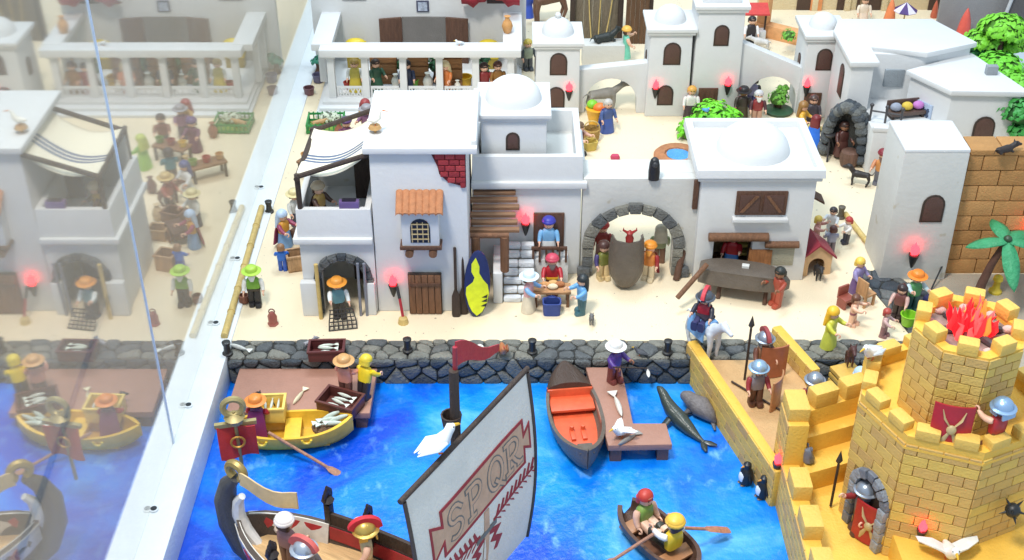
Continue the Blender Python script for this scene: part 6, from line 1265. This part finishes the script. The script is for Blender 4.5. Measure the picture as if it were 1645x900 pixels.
fig((21.60, 224.17), 1.5, 100, 'child in mint green with round orange hat behind gate wall', (120, 206, 180), (110, 196, 172), ('turban', (236, 180, 80)), SK, SK, 80, 20, robe=(120, 206, 180))
t = thing('wooden_shed', 'dark wooden shed with grey panels and pale ropes at the back', 'shed', (18.86, 235.54), 0)
for k in range(5): MB().box(-6.5 + k * 1.75, -4.8 + k * 1.75, 0, .5, 0, 14 - .3 * (k % 2)).build('plank', mottled('grey_plank', (128, 116, 98), .8, .2, .8, .4, 4, .1, (1, 1, .2)), t, .06)
for k in range(5): MB().box(3.4 + k * .9, 4.25 + k * .9, -1.5, -1.0, 0, 15).build('plank', wood((104, 74, 50)), t, .06)
for x in (-7, 2.4, 8.2): MB().box(x - .5, x + .5, -.9, 0, 0, 16).build('post', DARKW, t, .08)
for x, d in ((-4.2, .5), (-1.5, -.2), (1.2, -.9)): MB().tube([(x, -.6, 14), (x + d, -.9, 6), (x + d * 2, -1.6, .5)], .12, 6).build('rope', BAMBOO, t)
leafy('bush', 'low dark green shrub before the wooden shed', (17.15, 233.69), 0, [(0, 0, .6, 1.4, .9)], (70, 110, 60), 'bush', None, 36, .45)
fig((3.01, 221.88), 0, 20, 'figure in grey green with yellow hat beside the knobbed gate tower', (150, 160, 140), (80, 84, 90), ('hair', (200, 180, 80)), (60, 66, 70), SK)
fig((3.28, 247.84), 0, 0, 'figure in bright blue robe behind the temple corner', (60, 90, 190), (60, 90, 190), ('scarf', (110, 140, 220)), None, SK, robe=(60, 90, 190))
animal('camel', (7.59, 245.17), 0, 200, 'brown camel standing behind the knobbed gate tower', 'camel', 6.0, 7.4, (112, 80, 62), 1.4, 60, .8, 'up', 'down', 1.0, False, 1.0)
# behind the far gate
t = thing('red_kiosk', 'small kiosk with red cloth roof behind the sloping gate wall', 'kiosk', (47.68, 235.54), 0); MB().loft([[(-2.6, -1.8, 6), (2.6, -1.8, 6), (2.6, 1.8, 7), (-2.6, 1.8, 7)], [(-2.6, -1.8, 6.3), (2.6, -1.8, 6.3), (2.6, 1.8, 7.3), (-2.6, 1.8, 7.3)]]).build('roof', plastic((206, 70, 66), .7), t)
for x in (-2.2, 2.2): MB().tube([(x, 0, 0), (x, 0, 6.4)], .2, 6).build('post', DARKW, t)
MB().box(-2.4, 2.4, -1, 1, 0, 2.4).build('counter', WHITE, t, .1)
fig((46.80, 233.07), 0, 0, 'black and white dressed keeper under the red kiosk roof', (50, 44, 48), (40, 40, 44), ('hair', (40, 34, 34)), (230, 226, 224), SK)
animal('cow', (48.71, 231.25), 0, 160, 'small black and white calf beside the red kiosk', 'calf', 2.6, 2.4, (200, 196, 192), .7, 20, .5, 'up', 'down')
t = thing('sand_house', 'sand coloured long house with dark doorways at the back', 'house', (78, 252), 0); BE = mottled('beige_plaster', (222, 204, 166), .2, .08, .8, .3, 3, .08)
MB().box(-26, 26, 0, 4, 0, 26).build('wall', BE, t, .1)
for x, w, hh in ((-17, 3.0, 6), (-3.5, 5.0, 13), (11, 4.0, 5), (-9.4, 1.4, 9)):
    d_ = MB().box(x - w / 2, x + w / 2, -.3, .2, 0, hh).build('doorway', plastic((72, 52, 42)), t); MB().box(x + w / 2 + .1, x + w / 2 + 1.3, -.8, .1, 0, hh + .6).build('pilaster', BE, t, .1)
for k, (x, lb) in enumerate(((-14.5, 'orange curtain beside the first dark doorway'), (4, ''))):
    if lb: MB().box(x - 1.2, x + 1.2, -.6, -.2, 0, 9).build('curtain', plastic((226, 150, 96), .8), t, .1)
def vess(q, lb, rgb, sc=1.0): barrel_lathe('tall_jar', [(1.2, 0), (1.3, .8), (1.0, 2.5), (.7, 4.4), (.4, 5.4), (.15, 6.0), (.02, 6.2)], plastic(rgb), q, 0, lb, 'jar', sc)
t = thing('orange_counter', 'orange counter angled behind the far gate tower', 'counter', (53.09, 236.79), 0, -35); MB().box(-5, 5, -1.2, 1.2, 0, 2.6).build('body', plastic((222, 164, 110), .7), t, .15); MB().box(-4.6, -2.4, -1, 1, 2.6, 9).build('tall_end', plastic((222, 164, 110), .7), t, .15)
leafy('bush', 'small green plant on the orange counter', (53.43, 229.42), 2.6, [(0, 0, 1.0, 1.3, 1.4)], (110, 176, 60), 'plant', None, 38, .45)
vess((75.61, 239.96), 'orange tall jar at the back before the sand house', (226, 130, 80), 1.15); vess((87.90, 231.86), 'coral red tall cone jar at the back right', (214, 92, 78), 1.35); vess((94.89, 233.07), 'dark coral jar beside the leaning grey panel', (190, 80, 70), .9); vess((84.79, 225.33), 'short red jar below the coral cone jar', (200, 84, 70), .55); vess((87.20, 247.84), 'terracotta jar beside the sand house end', (190, 96, 70), .6)
t = thing('striped_parasol', 'small purple and white striped parasol at the back', 'parasol', (78.33, 239.32), 0)
for k in range(8):
    a0, a1 = k * math.pi / 4, (k + 1) * math.pi / 4
    MB().add([(0, 0, 6.6), (2.4 * math.cos(a0), 2.4 * math.sin(a0), 4.9), (2.4 * math.cos(a1), 2.4 * math.sin(a1), 4.9), (0, 0, 6.3), (2.3 * math.cos(a0), 2.3 * math.sin(a0), 4.7), (2.3 * math.cos(a1), 2.3 * math.sin(a1), 4.7)], [(0, 1, 2), (3, 5, 4), (0, 3, 4, 1), (1, 4, 5, 2), (2, 5, 3, 0)]).build('panel', plastic((84, 60, 120) if k % 2 else (222, 214, 230), .7), t)
MB().tube([(0, 0, 0), (0, 0, 6.5)], .15, 8).build('stick', BAMBOO, t)
fig((71.36, 243.85), 0, 0, 'figure in cream robe standing in the tall sand house doorway', (226, 210, 190), (200, 180, 150), ('long', (120, 100, 70)), None, SK, robe=(226, 206, 186))
t = thing('low_platform', 'tan stepped platform behind the angled house roof', 'platform', (83.65, 230.65), 0, -25); MB().box(-5, 5, -2, 2, 0, 1.6).build('lower', plastic((222, 180, 120), .7), t, .15); MB().box(-4, 2, -1, 2, 1.6, 3).build('upper', plastic((226, 186, 128), .7), t, .15)
t = thing('grey_partition', 'leaning dark grey panels behind the trees at the back right', 'panel', (104, 232), 0, 0); MB().loft([[(-9, 0, 0), (-4, 0, 0), (-4, .6, 0), (-9, .6, 0)], [(-4, 1, 30), (1, 1, 30), (1, 1.6, 30), (-4, 1.6, 30)]]).build('dark_board', mottled('dark_grey', (96, 92, 92), .2, .15), t)
MB().box(-20, 16, 4, 5, 0, 30).build('grey_board', mottled('mid_grey', (150, 150, 152), .15, .12), t); MB().tube([(-10, -.5, 0), (-4.5, .4, 30)], .35, 8).build('bar', plastic((190, 192, 196)), t)
TG = 'toy trees behind the angled house'
def tree(q, lb, lobes, rgb, trunk, sd): leafy('tree', lb, q, 0, lobes, rgb, 'tree', trunk, sd, .75, 60)['group'] = TG
tree((85.74, 208.03), 'tall lime green tree highest at the right frame edge', [(0, 0, 14, 4.2, 2.2), (3.5, 1, 11, 3.6, 2.0), (-3, 1, 11.5, 3, 1.8)], (124, 204, 50), 13, 41)
tree((84.34, 211.04), 'dark green tree behind the angled roof edge', [(0, 0, 8.5, 4.4, 2.4), (-2.5, -1, 6.8, 2.6, 1.6)], (44, 140, 70), 8, 42)
tree((82.14, 197.48), 'lime green tree beside the grey chimney', [(0, 0, 11.5, 4.2, 2.0), (-2, -2, 8.6, 3.2, 1.6), (2.5, -1, 8.2, 3.2, 1.6)], (110, 200, 44), 10, 43)
tree((81.60, 183.22), 'green tree low at the right frame edge behind the brick wall', [(0, 0, 10.5, 4.2, 3.0), (1.5, -1, 7.5, 3.8, 2.2)], (60, 150, 66), 9, 44)
tree((83.01, 190.60), 'lime green tree squeezed between chimney tree and frame edge', [(0, 0, 11, 3.6, 1.9), (-2.4, -1.5, 8.4, 3.0, 1.7), (1, -2, 6.5, 3.0, 1.8)], (116, 198, 52), 10, 45)
tree((83.51, 214.01), 'low dark green tree at the angled roof edge', [(0, 0, 6, 2.6, 1.6), (1.8, .6, 7.2, 2.2, 1.4)], (52, 138, 70), 5, 46)
# right court
fig((49.55, 195.13), 0, 60, 'woman in yellow with brown headscarf near the domed tower door', (226, 176, 60), (150, 60, 60), ('scarf', (150, 110, 60)), None, SK, 40, 40, robe=(170, 60, 60))
fig((50.70, 190.09), 0, 150, 'woman with dark red hair in bright blue cape seen from behind', (206, 190, 130), (60, 60, 80), ('long', (120, 40, 44)), None, SK, 20, 20, robe=(40, 110, 210), cape=(40, 110, 214))
fig((51.78, 197.72), 0, 0, 'dark grey dressed figure before the brown tower door', (70, 66, 74), (60, 56, 64), ('hair', (80, 60, 56)), None, SK)
q = (54.69, 185.68); gr_ = thing('rock_grotto', 'dark blue grey rock arch with a well stand by the angled house', 'grotto', q, 0, -38); rn = random.Random(77)
for k in range(17):
    a = math.pi * (k + .5) / 17
    x, z = 3.2 * math.cos(a) * 1.05, 9.6 * math.sin(a) ** .8
    for j in range(2):
        o = MB().ell((0, 0, 0), (rn.uniform(.8, 1.2), rn.uniform(.8, 1.1), rn.uniform(.8, 1.2)), 7, 5).build('rock', rn.choice(DSTONE), gr_, ang=25); o.location = (x * (1 + .12 * j), 1.2 * j - .4, max(z, .5) + rn.uniform(-.15, .15)); o.rotation_euler = (rn.uniform(0, 3), rn.uniform(0, 3), rn.uniform(0, 3))
MB().prism(arch_poly(6.4, 9.8), .9, 1.6).build('back_rock', MORTAR, gr_)
fig((54.56, 186.55), 0.6, 10, 'figure in dark brown with white apron inside the rock grotto', (84, 50, 46), (70, 50, 46), ('hair', (60, 40, 36)), None, SKD, 30, 30, robe=(90, 56, 50))
barrel_lathe('barrel', [(1.2, 0), (1.5, .8), (1.6, 1.6), (1.4, 2.6), (1.1, 2.8)], wood((110, 80, 66)), (55.34, 183.96), 0, 'brown barrel before the rock grotto', 'barrel', 1.0)
t = thing('tripod_stand', 'dark folding tripod stand beside the rock grotto', 'stand', (52.48, 186.99), 0)
for a in (20, 140, 260): MB().tube([(0, 0, 4), (1.9 * math.cos(R(a)), 1.9 * math.sin(R(a)), 0)], .17, 6).build('leg', plastic((56, 54, 56)), t)
MB().lathe([(.9, 3.9), (1.1, 4.3), (.8, 4.5)], 10).build('tray', plastic((56, 54, 56)), t)
t = thing('wheel', 'dark spoked wheel leaning at the foot of the angled house', 'wheel', (59.23, 185.68), 0, 60); MB().torus((0, 0, 1.3), 1.15, .2, 0, 360, 16, 6).build('rim', plastic((70, 68, 72)), t)
for k in range(4): MB().tube([(1.1 * math.cos(k * .785), 0, 1.3 + 1.1 * math.sin(k * .785)), (-1.1 * math.cos(k * .785), 0, 1.3 - 1.1 * math.sin(k * .785))], .09, 5).build('spoke', plastic((110, 106, 108)), t)
animal('dog', (55.66, 177.30), 0, 160, 'black dog standing alone on the sand by the orange man', 'dog', 2.6, 2.8, (46, 40, 40), .6, 60, .55, 'flop', 'up', 1.0)
fig((58.86, 177.70), 0, -30, 'man in orange tunic with dark red hat behind the black dog', (206, 140, 80), (110, 110, 120), ('turban', (130, 40, 50)), (196, 130, 90), SK, 50, 40, beard=(120, 90, 80))
# terrace on the angled house
t = thing('terrace_bench', 'dark bench with cushions on the angled house terrace', 'bench', (63.9, 186.0), 8.0, 12); MB().box(-3, 3, -1.2, 1.2, .6, 1.2).build('seat', plastic((92, 74, 66)), t, .1); MB().box(-3, 3, .9, 1.2, 1.2, 2.6).build('backrest', plastic((92, 74, 66)), t, .1)
for x in (-2.6, 2.6): MB().box(x - .2, x + .2, -1.0, 1.0, 0, .65).build('leg', DARKW, t)
for k, (dx, rgb, lb) in enumerate(((-1.9, (150, 156, 170), 'grey cushion on the terrace bench'), (0, (214, 184, 70), 'yellow cushion on the terrace bench'), (1.9, (190, 120, 190), 'violet cushion on the terrace bench'))):
    o = MB().ell((0, 0, .7), (.95, .8, .7), 10, 6).build('cushion', plastic(rgb, .7)); o.location = (63.9 + dx, 185.8 + dx * .2, 9.2); tag(o, lb, 'cushion')
t = thing('terrace_rail', 'thin dark rail with knobs on the angled house terrace', 'rail', (60.0, 183.5), 8.0, -20)
for x in (-2.4, 0, 2.4): MB().tube([(x, 0, 0), (x, 0, 2.6)], .18, 6).ell((x, 0, 2.8), (.35, .35, .35), 8, 5).build('post', plastic((70, 68, 70)), t)
MB().tube([(-2.4, 0, 1.8), (2.4, 0, 1.8)], .14, 6).build('bar', plastic((70, 68, 70)), t)
animal('cat', (65.91, 150.65), 20.0, 20, 'black cat lying on top of the tan brick wall', 'cat', 2.2, 1.8, (48, 40, 38), .55, 30, .5, 'up', 'down', 1.0, True)
t = thing('sea_snail', 'orange dome shaped hat and kettle group beside the tower', 'kettle', (45.78, 167.57), 0) if False else None

# ================================================================ to metres
for o in list(scene.objects):
    if o.parent is None and o.type in ('MESH', 'EMPTY', 'FONT', 'CURVE'):
        o.location = o.location * S; o.scale = o.scale * S
